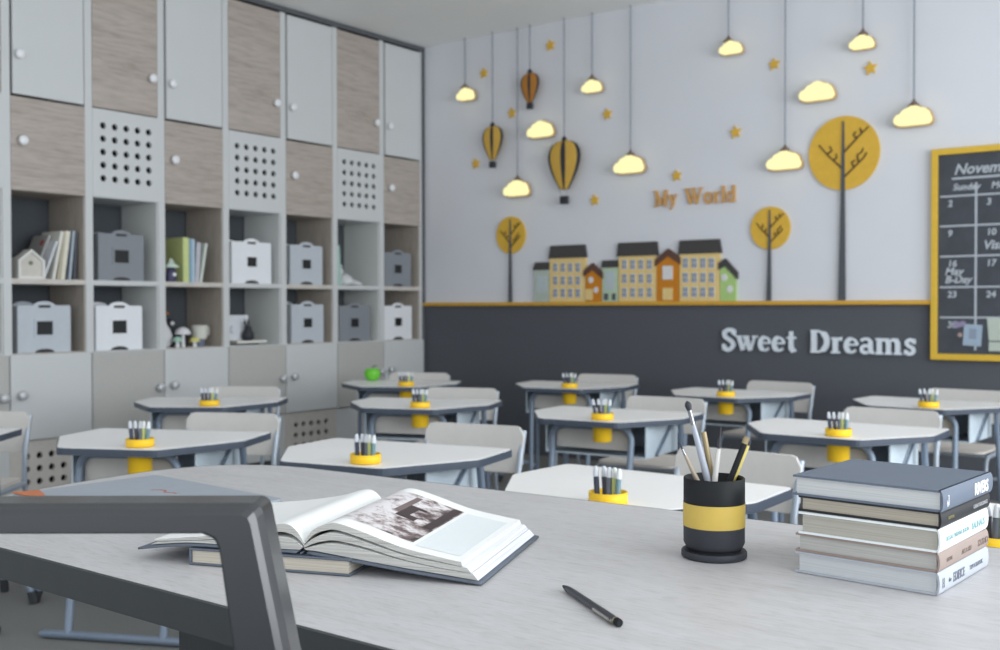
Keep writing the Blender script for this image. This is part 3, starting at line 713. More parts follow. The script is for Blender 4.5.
def chalk(s, x, z, size, shear=.25, bold=.0018):
    text_mesh('chalk_writing', s, size, m_chalk, t, (x, -.0195, z), ERW, bold, shear, 1.0, .0003)
chalk('November', bl(954, 174)[0], bl(954, 174.5)[1], .084, .3, .002)
x1 = bl(953, 188)[0]
days = ['Sunday', 'Monday', 'Tuesday', 'Wed', 'Thu']
for i, dname in enumerate(days): chalk(dname, x1+.0 + i*cw*1.05, bl(953, 190.5)[1], .052, .2, .0015)
for r, row in enumerate((['2','3','4','5'], ['9','10','11','12'], ['16','17','18','19'], ['23','24','25','26'], ['30'])):
    for i, s in enumerate(row): chalk(s, bl(948, 200)[0] + i*cw*1.07, zr[r+1]-.06, .052, .1, .0016)
chalk('May', bl(945, 274)[0], bl(945, 275)[1], .06); chalk('B-Day', bl(945, 282)[0], bl(945, 283)[1], .058)
chalk('Visit', bl(983, 247)[0], bl(983, 249)[1], .07)
# papers pinned to the board
X, Z = bl(954, 345)
o = MB(); M0 = RW @ Matrix.Translation((X+.05, Z+.0, .0205)) @ Matrix.Rotation(-.06, 4, 'Z')
o.prism([(0, 0), (.10, 0), (.10, .125), (0, .125)], 0, .002, 0, M0)
o.prism([(.03, .04), (.07, .04), (.07, .10), (.03, .10)], .002, .0024, 1, M0)
tag(o.build('note_sheet', [mat('pale_blue_paper', (160, 178, 196), .7), mat('faded_print', (140, 152, 172), .7)], None, loc=(fx0, YW-.001, fz0)), 'pale blue printed sheet pinned to the lower left of the chalkboard', 'paper')
t2 = empty('paper_flower', (fx0+X+.02, YW-.022, fz0+Z+.09), 0, 'small lilac and pink paper ornament left of the pale blue sheet', 'ornament')
for (dx, dz, r, mm) in ((0, .03, .024, mat('lilac_paper', (150, 142, 172), .7)), (.03, .035, .02, mat('lilac_paper', (0,0,0))), (.015, -.03, .016, mat('pink_paper', (178, 152, 148), .7))):
    o = MB(); o.prism([(dx + r*(1 if a % 2 else .7)*math.cos(a*PI/5), dz + r*(1 if a % 2 else .7)*math.sin(a*PI/5)) for a in range(10)], 0, .004, 0, RW); o.build('petal', mm, t2)
X, Z = bl(989, 351)
o = MB(); o.prism([(-.01, .19), (.0, .06), (.24, .06), (.24, .19)], .0205, .0225, 0, RW); o.prism([(.0, 0), (.24, 0), (.24, .053), (0, .053)], .0205, .0225, 0, RW)
tag(o.build('note_card', mat('sage_white_paper', (186, 196, 186), .7), None, loc=(fx0+X, YW-.001, fz0+Z)), 'pale green-white card pinned at the bottom right of the visible chalkboard', 'paper')

# ------------------------------------------------------------------ student tables, chairs, cups
TZ = .64; TT = .026
CUPX, CUPY, CR = .088, -.222, .042
def hexa(k=0, r=.025):
    base = [(-.186, -.296), (.186, -.296), (.374, 0), (.364, .272), (-.364, .272), (-.374, 0)]
    out = []
    n = len(base)
    for i in range(n):
        p = Vector(base[i]); a = (Vector(base[i-1])-p).normalized(); c = (Vector(base[(i+1) % n])-p).normalized()
        for q in range(4):
            s = q/3; A = p + a*r; C_ = p + c*r
            out.append(tuple((1-s)**2*A + 2*s*(1-s)*p + s*s*C_))
    cen = Vector((0, 0))
    if k: out = [((x*(1-k)), (y*(1-k))) for x, y in out]
    return out
def plate_with_hole(outline, hc, hr, z0, z1, nh=28):
    bm = bmesh.new()
    ov = [bm.verts.new((x, y, z1)) for x, y in outline]
    iv = [bm.verts.new((hc[0]+hr*math.cos(2*PI*i/nh), hc[1]+hr*math.sin(2*PI*i/nh), z1)) for i in range(nh)]
    E_ = [bm.edges.new((ov[i], ov[(i+1) % len(ov)])) for i in range(len(ov))] + [bm.edges.new((iv[i], iv[(i+1) % nh])) for i in range(nh)]
    bmesh.ops.triangle_fill(bm, use_beauty=True, use_dissolve=False, edges=E_)
    r = bmesh.ops.extrude_face_region(bm, geom=list(bm.faces))
    for g in r['geom']:
        if isinstance(g, bmesh.types.BMVert): g.co.z = z0
    bmesh.ops.recalc_face_normals(bm, faces=bm.faces)
    me = bpy.data.meshes.new('plate'); bm.to_mesh(me); bm.free()
    return me
def make_table():
    t = empty('student_table', (0, 0, 0))
    me = plate_with_hole(hexa(.012), (CUPX, CUPY), CR+.0015, TZ-.002, TZ); me.materials.append(m_top)
    o = bpy.data.objects.new('tabletop', me); COL.objects.link(o); o.parent = t
    me = plate_with_hole(hexa(), (CUPX, CUPY), CR+.0015, TZ-TT, TZ-.002); me.materials.append(m_navy)
    o = bpy.data.objects.new('edge_band', me); COL.objects.link(o); o.parent = t
    zt_ = TZ-TT-.001
    # front frame: inverted U with rounded shoulders
    R_ = .014; r = .055; x = .19; y = -.15
    pts = [(-x+.09, y-.215, .02), (-x, y, zt_-R_-r)] + [(-x+r-r*math.cos(a*PI/12), y, zt_-R_-r+r*math.sin(a*PI/12)) for a in range(1, 7)]
    pts += [(x-r+r*math.sin(a*PI/12), y, zt_-R_-r+r*math.cos(a*PI/12)) for a in range(0, 6)] + [(x, y, zt_-R_-r), (x+.06, y-.215, .02)]
    b = MB(); b.tube(pts, R_, 12); b.build('front_frame', m_tube, t)
    b = MB(); b.tube([(-.205, y-.215, .016), (-.19, y-.215, .018), (.50, y-.215, .018)], [.008, .014, .014], 12); f = b.build('foot_bar', m_tube, t)
    b = MB(); b.tube([(.50, y-.215, .018), (.545, y-.215, .018)], .0172, 12); b.build('rubber_foot', m_rubber, f)
    for s in (-1, 1):
        b = MB(); b.tube([tuple(p) for p in spline([(s*.30, .16, .10), (s*.36, .12, .125), (s*.43, .07, .11), (s*.48, .04, .06), (s*.495, .035, .03)], 5)], .013, 12); f = b.build('side_foot', m_tube, t)
        b = MB(); b.tube([(s*.488, .037, .045), (s*.50, .033, .002)], .0165, 12); b.build('rubber_foot', m_rubber, f)
    for s in (-1, 1):
        b = MB(); b.tube([(s*.29, .16, zt_-.012), (s*.30, .19, .3), (s*.31, .21, .03)], .013, 12); lg = b.build('leg', m_tube, t)
        b = MB(); b.tube([(s*.308, .207, .05), (s*.31, .21, .0)], .016, 12); b.build('rubber_foot', m_rubber, lg)
    b = MB(); b.box(-x+.01, x-.01, y+.015, y+.021, .50, zt_-.016); b.build('front_panel', m_beige, t, bevel=.002)
    # book tray
    b = MB(); b.box(-.24, .25, .22, .228, .476, zt_-.002); b.box(-.24, .25, -.125, .228, .47, .476)
    for sx in (-.24, .242): b.box(sx, sx+.008, -.125, .222, .476, zt_-.002)
    b.build('book_tray', m_tray, t, bevel=.001)
    b = MB(); b.tube([(.262, -.04, .476), (.262, .14, zt_-.008)], .006, 8); b.build('brace', m_tube, t)
    b = MB(); b.tube([(-.262, -.04, .476), (-.262, .14, zt_-.008)], .006, 8); b.build('brace', m_tube, t)
    return t
def make_chair():
    t = empty('student_chair', (0, 0, 0))
    # backrest curved plate, local y=+.18
    b = MB(); n = 14; wv = .425; z0, z1 = .492, .668; yb = .185; r = .035; th = .012
    out = rrect(wv, z1-z0, r, 5, 0, (z0+z1)/2)
    def bend(x, z): return yb + .03 - .18*x*x*1.2 + (z-z0)*.12
    nn = len(out)
    # grid by columns for a smooth bend
    xs = [-wv/2 + wv*i/24 for i in range(25)]
    def lim(x):
        d = abs(x)-(wv/2-r)
        if d <= 0: return z0, z1
        k = r - math.sqrt(max(0, r*r-min(d, r)**2)); return z0+k, z1-k
    vs = []; fs = []
    for x in xs:
        a, c = lim(x)
        for (z, off) in ((a, 0), (c, 0), (c, th), (a, th)): vs.append((x, bend(x, z)+off-.02, z))
    for i in range(24):
        o_ = i*4; p = o_+4
        for q in range(4): fs.append((o_+q, o_+(q+1) % 4, p+(q+1) % 4, p+q))
    fs.append((0, 1, 2, 3)); fs.append((99, 98, 97, 96))
    b.add(vs, fs, 0, False); b.build('backrest', m_beige, t, weld=True, bevel=.002)
    # seat
    b = MB(); pts = rrect(.39, .38, .05, 5, 0, 0); b.prism(pts, .372, .384); b.build('seat', m_seat, t, bevel=.004)
    for s in (-1, 1):
        x = s*.204
        b = MB(); b.tube([(x, bend(x, .65)+.002, .65), (x, .172, .49), (x, .165, .39), (x, .185, .2), (x, .215, .02)], .011, 10); lg = b.build('leg', m_ltube, t)
        b = MB(); b.tube([(x, .213, .04), (x, .216, .0)], .014, 10); b.build('foot_cap', m_rubber, lg)
        b = MB(); b.tube([(x, .16, .36), (x, .0, .358), (x, -.13, .355), (x, -.165, .335), (x, -.185, .2), (x, -.21, .02)], .011, 10); lg = b.build('leg', m_ltube, t)
        b = MB(); b.tube([(x, -.208, .04), (x, -.211, .0)], .014, 10); b.build('foot_cap', m_rubber, lg)
    b = MB(); b.tube([(-.19, .185, .2), (.19, .185, .2)], .008, 8); b.build('stretcher', m_ltube, t)
    b = MB(); b.tube([(-.19, -.13, .357), (.19, -.13, .357)], .009, 8); b.build('seat_rail', m_ltube, t)
    return t
def make_cup():
    t = empty('pencil_cup', (0, 0, 0))
    b = MB(); r = CR-.001
    b.lathe([(r-.006, -.094), (r, -.089), (r, .0015), (.048, .002), (.048, .029), (.044, .029), (.044, .008), (r-.004, .004), (r-.005, -.086), (.001, -.088)], 28, cap=False)
    b.lathe([(.001, -.094), (r-.006, -.094)], 28, cap=False)
    b.build('cup_body', m_yelcup, t)
    return t
mk_cols = [('dark', (66, 72, 90), (214, 218, 226)), ('charcoal', (80, 82, 92), (210, 214, 222)), ('steel', (104, 112, 126), (216, 220, 226)), ('lime', (206, 214, 140), (226, 230, 226)), ('teal', (120, 150, 160), (222, 226, 230))]
def make_marker(c):
    t = empty('marker', (0, 0, 0))
    b = MB(); b.lathe([(.0062, 0), (.0068, .006), (.0070, .148)], 10); b.build('barrel', mat('marker_'+c[0], c[1], .4), t)
    b = MB(); b.lathe([(.0074, .149), (.0070, .160), (.0050, .171), (.003, .174)], 10); b.build('pen_cap', mat('cap_'+c[0], c[2], .35), t)
    return t
tables = {
 'far left, partly cut off': (-4.2, 1.81, 38, (-4.2, 1.81)),
 'r1c2': (-3.382, 2.347, 25.7), 'r1c3': (-2.433, 2.567, 11.4), 'r1c4': (-1.437, 2.455, -.6), 'r1c5': (-.52, 2.50, -12),
 'r2c1': (-4.472, 3.434, 35), 'r2c2': (-3.534, 4.013, 21.2), 'r2c3': (-2.488, 4.092, 5.9), 'r2c4': (-1.458, 4.126, .1),
 'r3c1': (-4.55, 4.98, 31), 'r3c2': (-3.605, 5.50, 11.4), 'r3c3': (-2.542, 5.50, -1.6), 'r3c4': (-1.494, 5.50, -2.8)}
where = {
 'far left, partly cut off': 'cut off by the left edge of the photo',
 'r1c2': 'standing behind the blue-grey laptop at the left',
 'r1c3': 'standing directly behind the open book',
 'r1c4': 'standing directly behind the black desk organiser',
 'r1c5': 'mostly hidden behind the stacked books at the right edge',
 'r2c1': 'nearest the cabinets in the middle row',
 'r2c2': 'in the middle row, in front of the apple table',
 'r2c3': 'in the middle row, left of the paintbrushes',
 'r2c4': 'in the middle row, just above the stacked books',
 'r3c1': 'in the back corner, with the green apple on it',
 'r3c2': 'in the back row, second from the cabinets',
 'r3c3': 'in the back row, below the silver Sweet letters',
 'r3c4': 'in the back row, below the yellow-framed chalkboard'}
cupw = {
 'far left, partly cut off': 'on the table cut off at the left edge',
 'r1c2': 'on the table behind the blue-grey laptop', 'r1c3': 'on the table behind the open book', 'r1c4': 'on the nearest table, left of the black organiser',
 'r1c5': 'at the right edge, half hidden by stacked books', 'r2c1': 'on the middle-row table nearest the cabinets', 'r2c2': 'on the table in front of the apple table',
 'r2c3': 'on the middle-row table left of the brushes', 'r2c4': 'on the table above the stacked books', 'r3c1': 'beside the green apple in the corner',
 'r3c2': 'on the back-row table second from the cabinets', 'r3c3': 'on the back-row table below Sweet', 'r3c4': 'on the back-row table below the chalkboard'}
T0 = C0 = U0 = None; MK = []
def setobj(o, loc, rz, label, cat, group, rot=None):
    o.location = loc; o.rotation_euler = rot if rot else (0, 0, rz); o['label'] = label; o['category'] = cat; o['group'] = group
for name, v in tables.items():
    X, Y, a = v[0], v[1], math.radians(v[2])
    def loc(lx, ly, z=0): return (X+lx*math.cos(a)-ly*math.sin(a), Y+lx*math.sin(a)+ly*math.cos(a), z)
    if T0 is None: T0 = make_table(); C0 = make_chair(); U0 = make_cup(); MK = [make_marker(c) for c in mk_cols]; t, c, u, mk = T0, C0, U0, MK
    else: t = copy_tree(T0); c = copy_tree(C0); u = copy_tree(U0); mk = [copy_tree(m) for m in MK]
    setobj(t, (X, Y, 0), a, 'white six-sided student table ' + where[name], 'table', 'student tables')
    d = .455 if not name.startswith('r3') else .43
    setobj(c, loc(.012, d), a, 'grey student chair behind the table ' + where[name].replace('standing ', ''), 'chair', 'student chairs')
    setobj(u, loc(CUPX, CUPY, TZ), a, 'yellow pencil cup ' + cupw[name], 'pencil cup', 'yellow pencil cups')
    back = name.startswith('r3') or name in ('r2c1', 'r2c3')
    far = [(-.030, -.005, -.10, -.02), (-.014, .012, -.05, .05), (.003, -.008, .02, -.04), (.014, .008, .03, .03), (.028, -.002, .10, 0)]
    for i, (m, q) in enumerate(zip(mk, far)):
        tx = q[2]*(1.6 if back else .9)+random.uniform(-.03, .03); ty = q[3]+random.uniform(-.03, .03)
        # base of the marker near the cup floor, leaning by tx; offset so that it crosses the rim at q[0]
        lx = CUPX + max(-.024, min(.024, q[0]-.10*tx)); ly = CUPY + q[1]
        cap = ['dark', 'charcoal', 'steel grey', 'lime green', 'teal'][i]
        setobj(m, loc(lx, ly, TZ-.085), 0, cap + ' marker in the yellow cup ' + cupw[name], 'marker', 'markers in the yellow cups', rot=(ty, tx, a))
# apple
t = empty('apple', (-4.86, 5.06, TZ+.001), .3, 'green apple on the corner table beside its yellow cup', 'apple')
b = MB(); b.lathe([(.012, .004), (.03, 0), (.044, .014), (.054, .04), (.052, .062), (.04, .078), (.02, .08), (.005, .07)], 24); b.build('flesh', mat('apple_green', (110, 200, 60), .35), t)
b = MB(); b.tube([(0, 0, .068), (.003, 0, .085), (.009, 0, .098)], .0025); b.build('stem', m_brown, t)
b = MB(); b.add([(0, 0, .085), (.015, .01, .1), (.036, .006, .1), (.02, -.008, .094)], [(0,1,2,3)]); b.add([(0, 0, .0845), (.02, -.008, .0935), (.036, .006, .0995), (.015, .01, .0995)], [(0,1,2,3)]); b.build('leaf', mat('leaf', (80, 160, 60), .5), t)

# ------------------------------------------------------------------ teacher's desk
DZ = .75
m_desk = wood('desk_oak_laminate', [(177, 174, 174), (195, 193, 194), (206, 205, 208)], (3.4, 20, 20), .40, coord='World', spec=.5, fine=1.5, thr=.5, mult=(.88, .875, .87, 1))
DX0, DX1, DY0, DY1 = -2.10, .35, .84, 1.735
m_deskedge = mat('graphite_edge', (84, 88, 92), .45)
m_deskdark = mat('graphite_steel', (62, 66, 68), .5)
t = empty('teacher_desk', (0, 0, 0), 0, 'large wood-topped teacher desk with dark grey edge in the foreground', 'desk')
corner_ = [Vector((-2.085, 1.36)), Vector((-2.11, 1.66)), Vector((-1.84, 1.695))]
def desk_outline(ins):
    o = [(DX1-ins, DY0+ins), (DX1-ins, 1.79-ins), (-.68, 1.748-ins), (-1.30, 1.716-ins)]
    for i in range(9):
        q = 1-i/8; p = (1-q)**2*corner_[0] + 2*q*(1-q)*corner_[1] + q*q*corner_[2]
        c = Vector((-1.6, 1.3)); dd = (c-p).normalized()*ins*1.3; o.append((p.x+dd.x, p.y+dd.y))
    o += [(-2.075+ins, 1.25), (-2.045+ins, 1.08), (-2.04+ins, DY0+ins)]
    return o
b = MB(); b.prism(desk_outline(.006), DZ-.002, DZ); b.build('desktop', m_desk, t)
b = MB(); b.prism(desk_outline(0), DZ-.046, DZ-.0006); b.build('edge_frame', m_deskdark, t, bevel=.0025)
for (x0, x1, y0, y1) in ((-1.40, -1.0, 1.02, 1.5), (-.3, .3, 1.02, 1.6)):
    b = MB(); b.box(x0, x1, y0, y1, .0, DZ-.05); pe = b.build('pedestal', m_deskdark, t, bevel=.003)
for (x, y) in ((DX0+.05, DY1-.07), (DX0+.05, DY0+.30)):
    pass
b = MB(); b.box(DX0+.05, DX0+.10, DY1-.11, DY1-.06, 0, DZ-.05); b.build('leg', m_deskdark, t, bevel=.003)
b = MB(); b.box(DX1-.10, DX1-.05, DY1-.11, DY1-.06, 0, DZ-.05); b.build('leg', m_deskdark, t, bevel=.003)

# ---- open book
A0 = math.radians(20.5)
ux = Vector((math.cos(A0), math.sin(A0), 0))
# corner of right cover on the desk = origin, local x = across (to the right), y = along spine (away)
d = ray(481.5, 586.5); tt = (DZ-EYE)/d.z; OB = Vector((d.x*tt, d.y*tt, DZ))
t = empty('open_book', (OB.x, OB.y, DZ+.0008), A0, 'thick open picture book with a printed photo and grey cover', 'book')
LEN = .305
m_cov = mat('slate_cover', (92, 100, 112), .45)
m_pgs = pages('open_book_page_edges', (158, 157, 152), (206, 206, 202), 2, 700)
m_pgsF = pages('open_book_fore_edges', (196, 198, 214), (232, 234, 246), 2, 500)
def sheet(prof, th, y0, y1, m, name, parent, sub=5, smooth=True, mats=None):
    P = [(p.x, p.y) for p in spline([(a, c) for a, c in prof], sub)]
    b = MB(); n = len(P)
    vs = [(x, y0, z) for x, z in P] + [(x, y1, z) for x, z in P] + [(x, y0, z-th) for x, z in P] + [(x, y1, z-th) for x, z in P]
    fs = []
    for i in range(n-1):
        fs.append((i, i+1, n+i+1, n+i)); fs.append((2*n+i, 3*n+i, 3*n+i+1, 2*n+i+1)); fs.append((i, 2*n+i, 2*n+i+1, i+1)); fs.append((n+i, n+i+1, 3*n+i+1, 3*n+i))
    fs.append((0, n, 3*n, 2*n)); fs.append((n-1, 3*n-1, 4*n-1, 2*n-1))
    b.add(vs, fs, 0, smooth); o = b.build(name, m, parent)
    return o
def spl(pr, n): return [(p.x, p.y) for p in spline(pr, n)]
def block(top, bot, y0, y1, name, mats, parent, sub=6):
    """page block between two profiles; mats = [top paper, edges, fore edge]"""
    Tp = spl(top, sub); Bp = spl(bot, sub); n = len(Tp)
    b = MB()
    b.add([(x, y0, z) for x, z in Tp] + [(x, y1, z) for x, z in Tp], [(i, i+1, n+i+1, n+i) for i in range(n-1)], 0, True)
    b.add([(x, y0, z) for x, z in Tp] + [(x, y0, z) for x, z in Bp], [(n+i, n+i+1, i+1, i) for i in range(n-1)], 1)
    b.add([(x, y1, z) for x, z in Tp] + [(x, y1, z) for x, z in Bp], [(i, i+1, n+i+1, n+i) for i in range(n-1)], 1)
    b.add([(x, y0, z) for x, z in Bp] + [(x, y1, z) for x, z in Bp], [(n+i, n+i+1, i+1, i) for i in range(n-1)], 1, True)
    for e in (0, -1):
        b.add([(Tp[e][0], y0, Tp[e][1]), (Tp[e][0], y1, Tp[e][1]), (Bp[e][0], y1, Bp[e][1]), (Bp[e][0], y0, Bp[e][1])], [(0,1,2,3)], 2)
    return b.build(name, mats, parent)
covR = [(-.255, .0285), (-.18, .021), (-.09, .0115), (0, .0035)]
sheet(covR, .003, 0, LEN, m_cov, 'cover', t, 5)
covL = [(-.272, .0285), (-.36, .0285), (-.45, .0275), (-.528, .018)]
sheet(covL, .003, 0, LEN, m_cov, 'cover', t, 5)
b = MB(); b.tube([(-.264, .0, .0268), (-.264, LEN, .0268)], .0015, 8); b.build('spine', m_cov, t)
y0, y1 = .005, LEN-.006
# right block: three bundles fanned apart
r_top = [(-.262, .040), (-.250, .057), (-.232, .067), (-.212, .0705), (-.174, .061), (-.115, .043), (-.057, .0325), (-.030, .0285)]
r_m1 = [(-.262, .037), (-.249, .051), (-.232, .0585), (-.212, .061), (-.174, .052), (-.115, .0355), (-.057, .0265), (-.028, .0225)]
r_m1b = [(-.262, .036), (-.248, .047), (-.230, .0545), (-.212, .056), (-.174, .0475), (-.115, .033), (-.057, .0250), (-.022, .0212)]
r_m2 = [(-.262, .033), (-.247, .040), (-.230, .0445), (-.212, .046), (-.174, .0405), (-.115, .027), (-.057, .0185), (-.016, .0148)]
r_m2b = [(-.262, .032), (-.247, .0365), (-.230, .0405), (-.212, .0415), (-.174, .0365), (-.115, .025), (-.057, .0172), (-.014, .0140)]
r_bot = [(-.258, .0302), (-.247, .0300), (-.230, .0282), (-.212, .0262), (-.174, .0218), (-.115, .0155), (-.057, .0103), (-.006, .0052)]
PM = [m_paper, m_pgs, m_pgsF]
rt = block(r_top, r_m1, y0, y1, 'page_block', PM, t)
block(r_m1b, r_m2, y0, y1, 'page_block', PM, t)
block(r_m2b, r_bot, y0, y1, 'page_block', PM, t)
l_top = [(-.262, .040), (-.272, .055), (-.285, .0640), (-.303, .064), (-.34, .053), (-.40, .0425), (-.45, .0365), (-.505, .030)]
l_m1 = [(-.262, .036), (-.272, .046), (-.285, .0520), (-.303, .053), (-.34, .046), (-.40, .037), (-.45, .0325), (-.500, .028)]
l_m1b = [(-.264, .034), (-.274, .041), (-.285, .0450), (-.303, .046), (-.34, .042), (-.40, .0355), (-.45, .0315), (-.500, .0268)]
l_bot = [(-.268, .0302), (-.275, .0300), (-.285, .0298), (-.303, .0298), (-.34, .0298), (-.40, .0298), (-.45, .0290), (-.510, .0225)]
block(l_top, l_m1, y0, y1, 'page_block', PM, t)
block(l_m1b, l_bot, y0, y1, 'page_block', PM, t)
# printed photo and text on the right page (ink on the sheet, follows the page curve)
def on_page(prof, x0, x1, ya, yb, name, m, parent, lift=.0004, n=16):
    P = spl(prof, 8)
    def zat(x):
        for i in range(len(P)-1):
            a, c = P[i], P[i+1]
            if min(a[0], c[0]) <= x <= max(a[0], c[0]): return a[1] + (c[1]-a[1])*(x-a[0])/(c[0]-a[0]+1e-9)
        return P[-1][1]
    b = MB(); vs = []; fs = []
    for i in range(n+1):
        x = x0 + (x1-x0)*i/n; z = zat(x)+lift
        vs += [(x, ya, z), (x, yb, z)]
    fs = [(2*i, 2*i+2, 2*i+3, 2*i+1) for i in range(n)]
    b.add(vs, fs, 0, True); return b.build(name, m, parent)
def photo_print():
    m = bpy.data.materials.new('printed_photo'); m.use_nodes = True; nt = m.node_tree; bs = nt.nodes['Principled BSDF']
    tc = nt.nodes.new('ShaderNodeTexCoord'); sx = nt.nodes.new('ShaderNodeSeparateXYZ'); nt.links.new(tc.outputs['Object'], sx.inputs[0])
    n1 = nt.nodes.new('ShaderNodeTexNoise'); n1.inputs['Scale'].default_value = 38; n1.inputs['Detail'].default_value = 8; n1.inputs['Roughness'].default_value = .68
    nt.links.new(tc.outputs['Object'], n1.inputs['Vector'])
    # tonal bands: sky (spine side) pale, buildings mid, foreground dark
    mr = nt.nodes.new('ShaderNodeMapRange'); mr.inputs['From Min'].default_value = -.235; mr.inputs['From Max'].default_value = -.10
    mr.inputs['To Min'].default_value = .16; mr.inputs['To Max'].default_value = -.08
    nt.links.new(sx.outputs['X'], mr.inputs['Value'])
    ad = nt.nodes.new('ShaderNodeMath'); ad.operation = 'ADD'; nt.links.new(n1.outputs['Fac'], ad.inputs[0]); nt.links.new(mr.outputs['Result'], ad.inputs[1])
    rp = nt.nodes.new('ShaderNodeValToRGB'); e = rp.color_ramp.elements
    e[0].position = .36; e[0].color = srgb(62, 50, 52); e[1].position = .60; e[1].color = srgb(226, 222, 224)
    q = e.new(.46); q.color = srgb(122, 106, 106); q = e.new(.52); q.color = srgb(186, 176, 176)
    nt.links.new(ad.outputs[0], rp.inputs['Fac']); nt.links.new(rp.outputs['Color'], bs.inputs['Base Color']); bs.inputs['Roughness'].default_value = .45
    return m
def text_print():
    m = bpy.data.materials.new('printed_text'); m.use_nodes = True; nt = m.node_tree; bs = nt.nodes['Principled BSDF']
    tc = nt.nodes.new('ShaderNodeTexCoord'); mp = nt.nodes.new('ShaderNodeMapping'); mp.inputs['Scale'].default_value = (330, 90, 1)
    nt.links.new(tc.outputs['Object'], mp.inputs['Vector'])
    wv = nt.nodes.new('ShaderNodeTexWave'); wv.bands_direction = 'X'; wv.inputs['Scale'].default_value = .32; wv.inputs['Distortion'].default_value = 0
    mp3 = nt.nodes.new('ShaderNodeMapping'); mp3.inputs['Scale'].default_value = (520, 1, 0); nt.links.new(tc.outputs['Object'], mp3.inputs['Vector']); nt.links.new(mp3.outputs['Vector'], wv.inputs['Vector'])
    nz = nt.nodes.new('ShaderNodeTexNoise'); nz.inputs['Scale'].default_value = 4; nz.inputs['Detail'].default_value = 1; nt.links.new(mp.outputs['Vector'], nz.inputs['Vector'])
    mu = nt.nodes.new('ShaderNodeMath'); mu.operation = 'MULTIPLY'; nt.links.new(wv.outputs['Fac'], mu.inputs[0]); nt.links.new(nz.outputs['Fac'], mu.inputs[1])
    rp = nt.nodes.new('ShaderNodeValToRGB'); e = rp.color_ramp.elements; e[0].position = .12; e[0].color = srgb(238, 240, 240); e[1].position = .62; e[1].color = srgb(186, 202, 210)
    nt.links.new(mu.outputs[0], rp.inputs['Fac']); nt.links.new(rp.outputs['Color'], bs.inputs['Base Color']); bs.inputs['Roughness'].default_value = .6
    return m
mph = photo_print(); mtx = text_print()
ph = on_page(r_top, -.240, -.112, .040, .266, 'printed_photo', mph, rt)
on_page(r_top, -.106, -.040, .030, .262, 'printed_text', mtx, rt)
# dark elements inside the photo: roof line, building openings
def inset(pts, m, nm):
    P = spl(r_top, 8)
    def zat(x):
        for i in range(len(P)-1):
            if P[i][0] <= x <= P[i+1][0]: return P[i][1] + (P[i+1][1]-P[i][1])*(x-P[i][0])/(P[i+1][0]-P[i][0]+1e-9)
        return .03
    b = MB(); n = len(pts); b.add([(x, y, zat(x)+.0009) for x, y in pts], [list(range(n))], 0); return b.build(nm, m, rt)
dk = mat('print_dark', (66, 54, 56), .5); pk = mat('print_mid', (120, 104, 104), .5)
for i in range(6): inset([(-.128+.0+i*0, .118+i*.024), (-.114, .118+i*.024), (-.114, .142+i*.024), (-.128, .142+i*.024)], dk, 'printed_photo_detail')
for (x0, x1, a, c_, m) in ((-.176, -.160, .13, .2, dk), (-.160, -.146, .13, .15, dk), (-.160, -.150, .188, .2, dk), (-.186, -.176, .15, .25, pk)):
    inset([(x0, a), (x1, a), (x1, c_), (x0, c_)], m, 'printed_photo_detail')

# ---- closed book under the open book
t = empty('book', (OB.x, OB.y, DZ+.0008), A0, 'closed grey book lying under the open book', 'book')
X0, X1 = -.440, -.188
b = MB(); b.box(X0, X1, -.004, .17, 0, .003); b.box(X0, X1, -.004, .17, .0205, .0235); b.box(X0, X0+.003, -.004, .17, .003, .0205); b.build('cover', m_cov, t, bevel=.0008)
b = MB(); b.box(X0+.004, X1-.004, -.001, .166, .003, .0205); b.build('page_block', pages('tan_page_edges', (170, 162, 148), (206, 200, 188), 2, 900), t)

# ---- laptop-like pad with squiggle
t = empty('laptop', (-1.745, 1.20, DZ+.0008), math.radians(-4), 'closed blue-grey laptop with a thin red squiggle on its lid', 'laptop')
m_lap = mat('blue_grey_lid', (160, 168, 178), .4)
b = MB(); b.prism(rrect(.44, .31, .012, 4), .0, .007); b.build('base', m_lap, t, bevel=.001)
b = MB(); b.prism(rrect(.44, .31, .012, 4), .0085, .0125); lid = b.build('lid', m_lap, t, bevel=.001)
b = MB(); b.box(-.15, .15, .135, .148, .006, .0095); b.build('hinge', m_trim, t)
b = MB(); b.ribbon([(-.055, .045), (-.042, .058), (-.028, .060), (-.012, .048), (.006, .056), (.020, .054)], .005, .0125, .0128); b.build('logo', mat('brick_red', (168, 96, 84), .5), lid)
b = MB(); b.prism([(-.222, -.150), (-.115, -.150), (-.150, -.122), (-.205, -.106)], 0, .002)
o = b.build('folder', mat('orange_card', (196, 116, 72), .55), loc=(-1.745, 1.20, DZ+.0145), rot=(0, 0, math.radians(-4)))
tag(o, 'orange card sheet lying at the left end of the laptop', 'card')

# ---- pen
def plane(x, y, z):
    d = ray(x, y); k = (z-EYE)/d.z; return Vector((d.x*k, d.y*k, z))
p0 = plane(563, 586, DZ+.005); p1 = plane(620, 623.5, DZ+.005)
ln = (p1-p0).length; ang = math.atan2(p1.y-p0.y, p1.x-p0.x)
t = empty('pen', p0, ang, 'dark ballpoint pen with silver clip lying in front of the books', 'pen')
MY = Matrix.Rotation(PI/2, 4, 'Y')
b = MB(); b.lathe([(.0012, 0), (.0022, .004), (.0042, .016)], 16, 0, MY); b.build('tip', m_ink, t)
b = MB(); b.lathe([(.0043, .016), (.0048, .03), (.0048, ln-.012)], 16, 0, MY); b.build('barrel', mat('gunmetal', (70, 72, 78), .3, metal=.4), t)
b = MB(); b.lathe([(.0050, ln-.012), (.0050, ln-.009)], 16, 0, MY); b.build('ring', mat('brass', (170, 160, 130), .3, metal=.7), t)
b = MB(); b.lathe([(.0049, ln-.009), (.0049, ln-.002), (.0038, ln)], 16, 0, MY); b.build('end_cap', m_black, t)
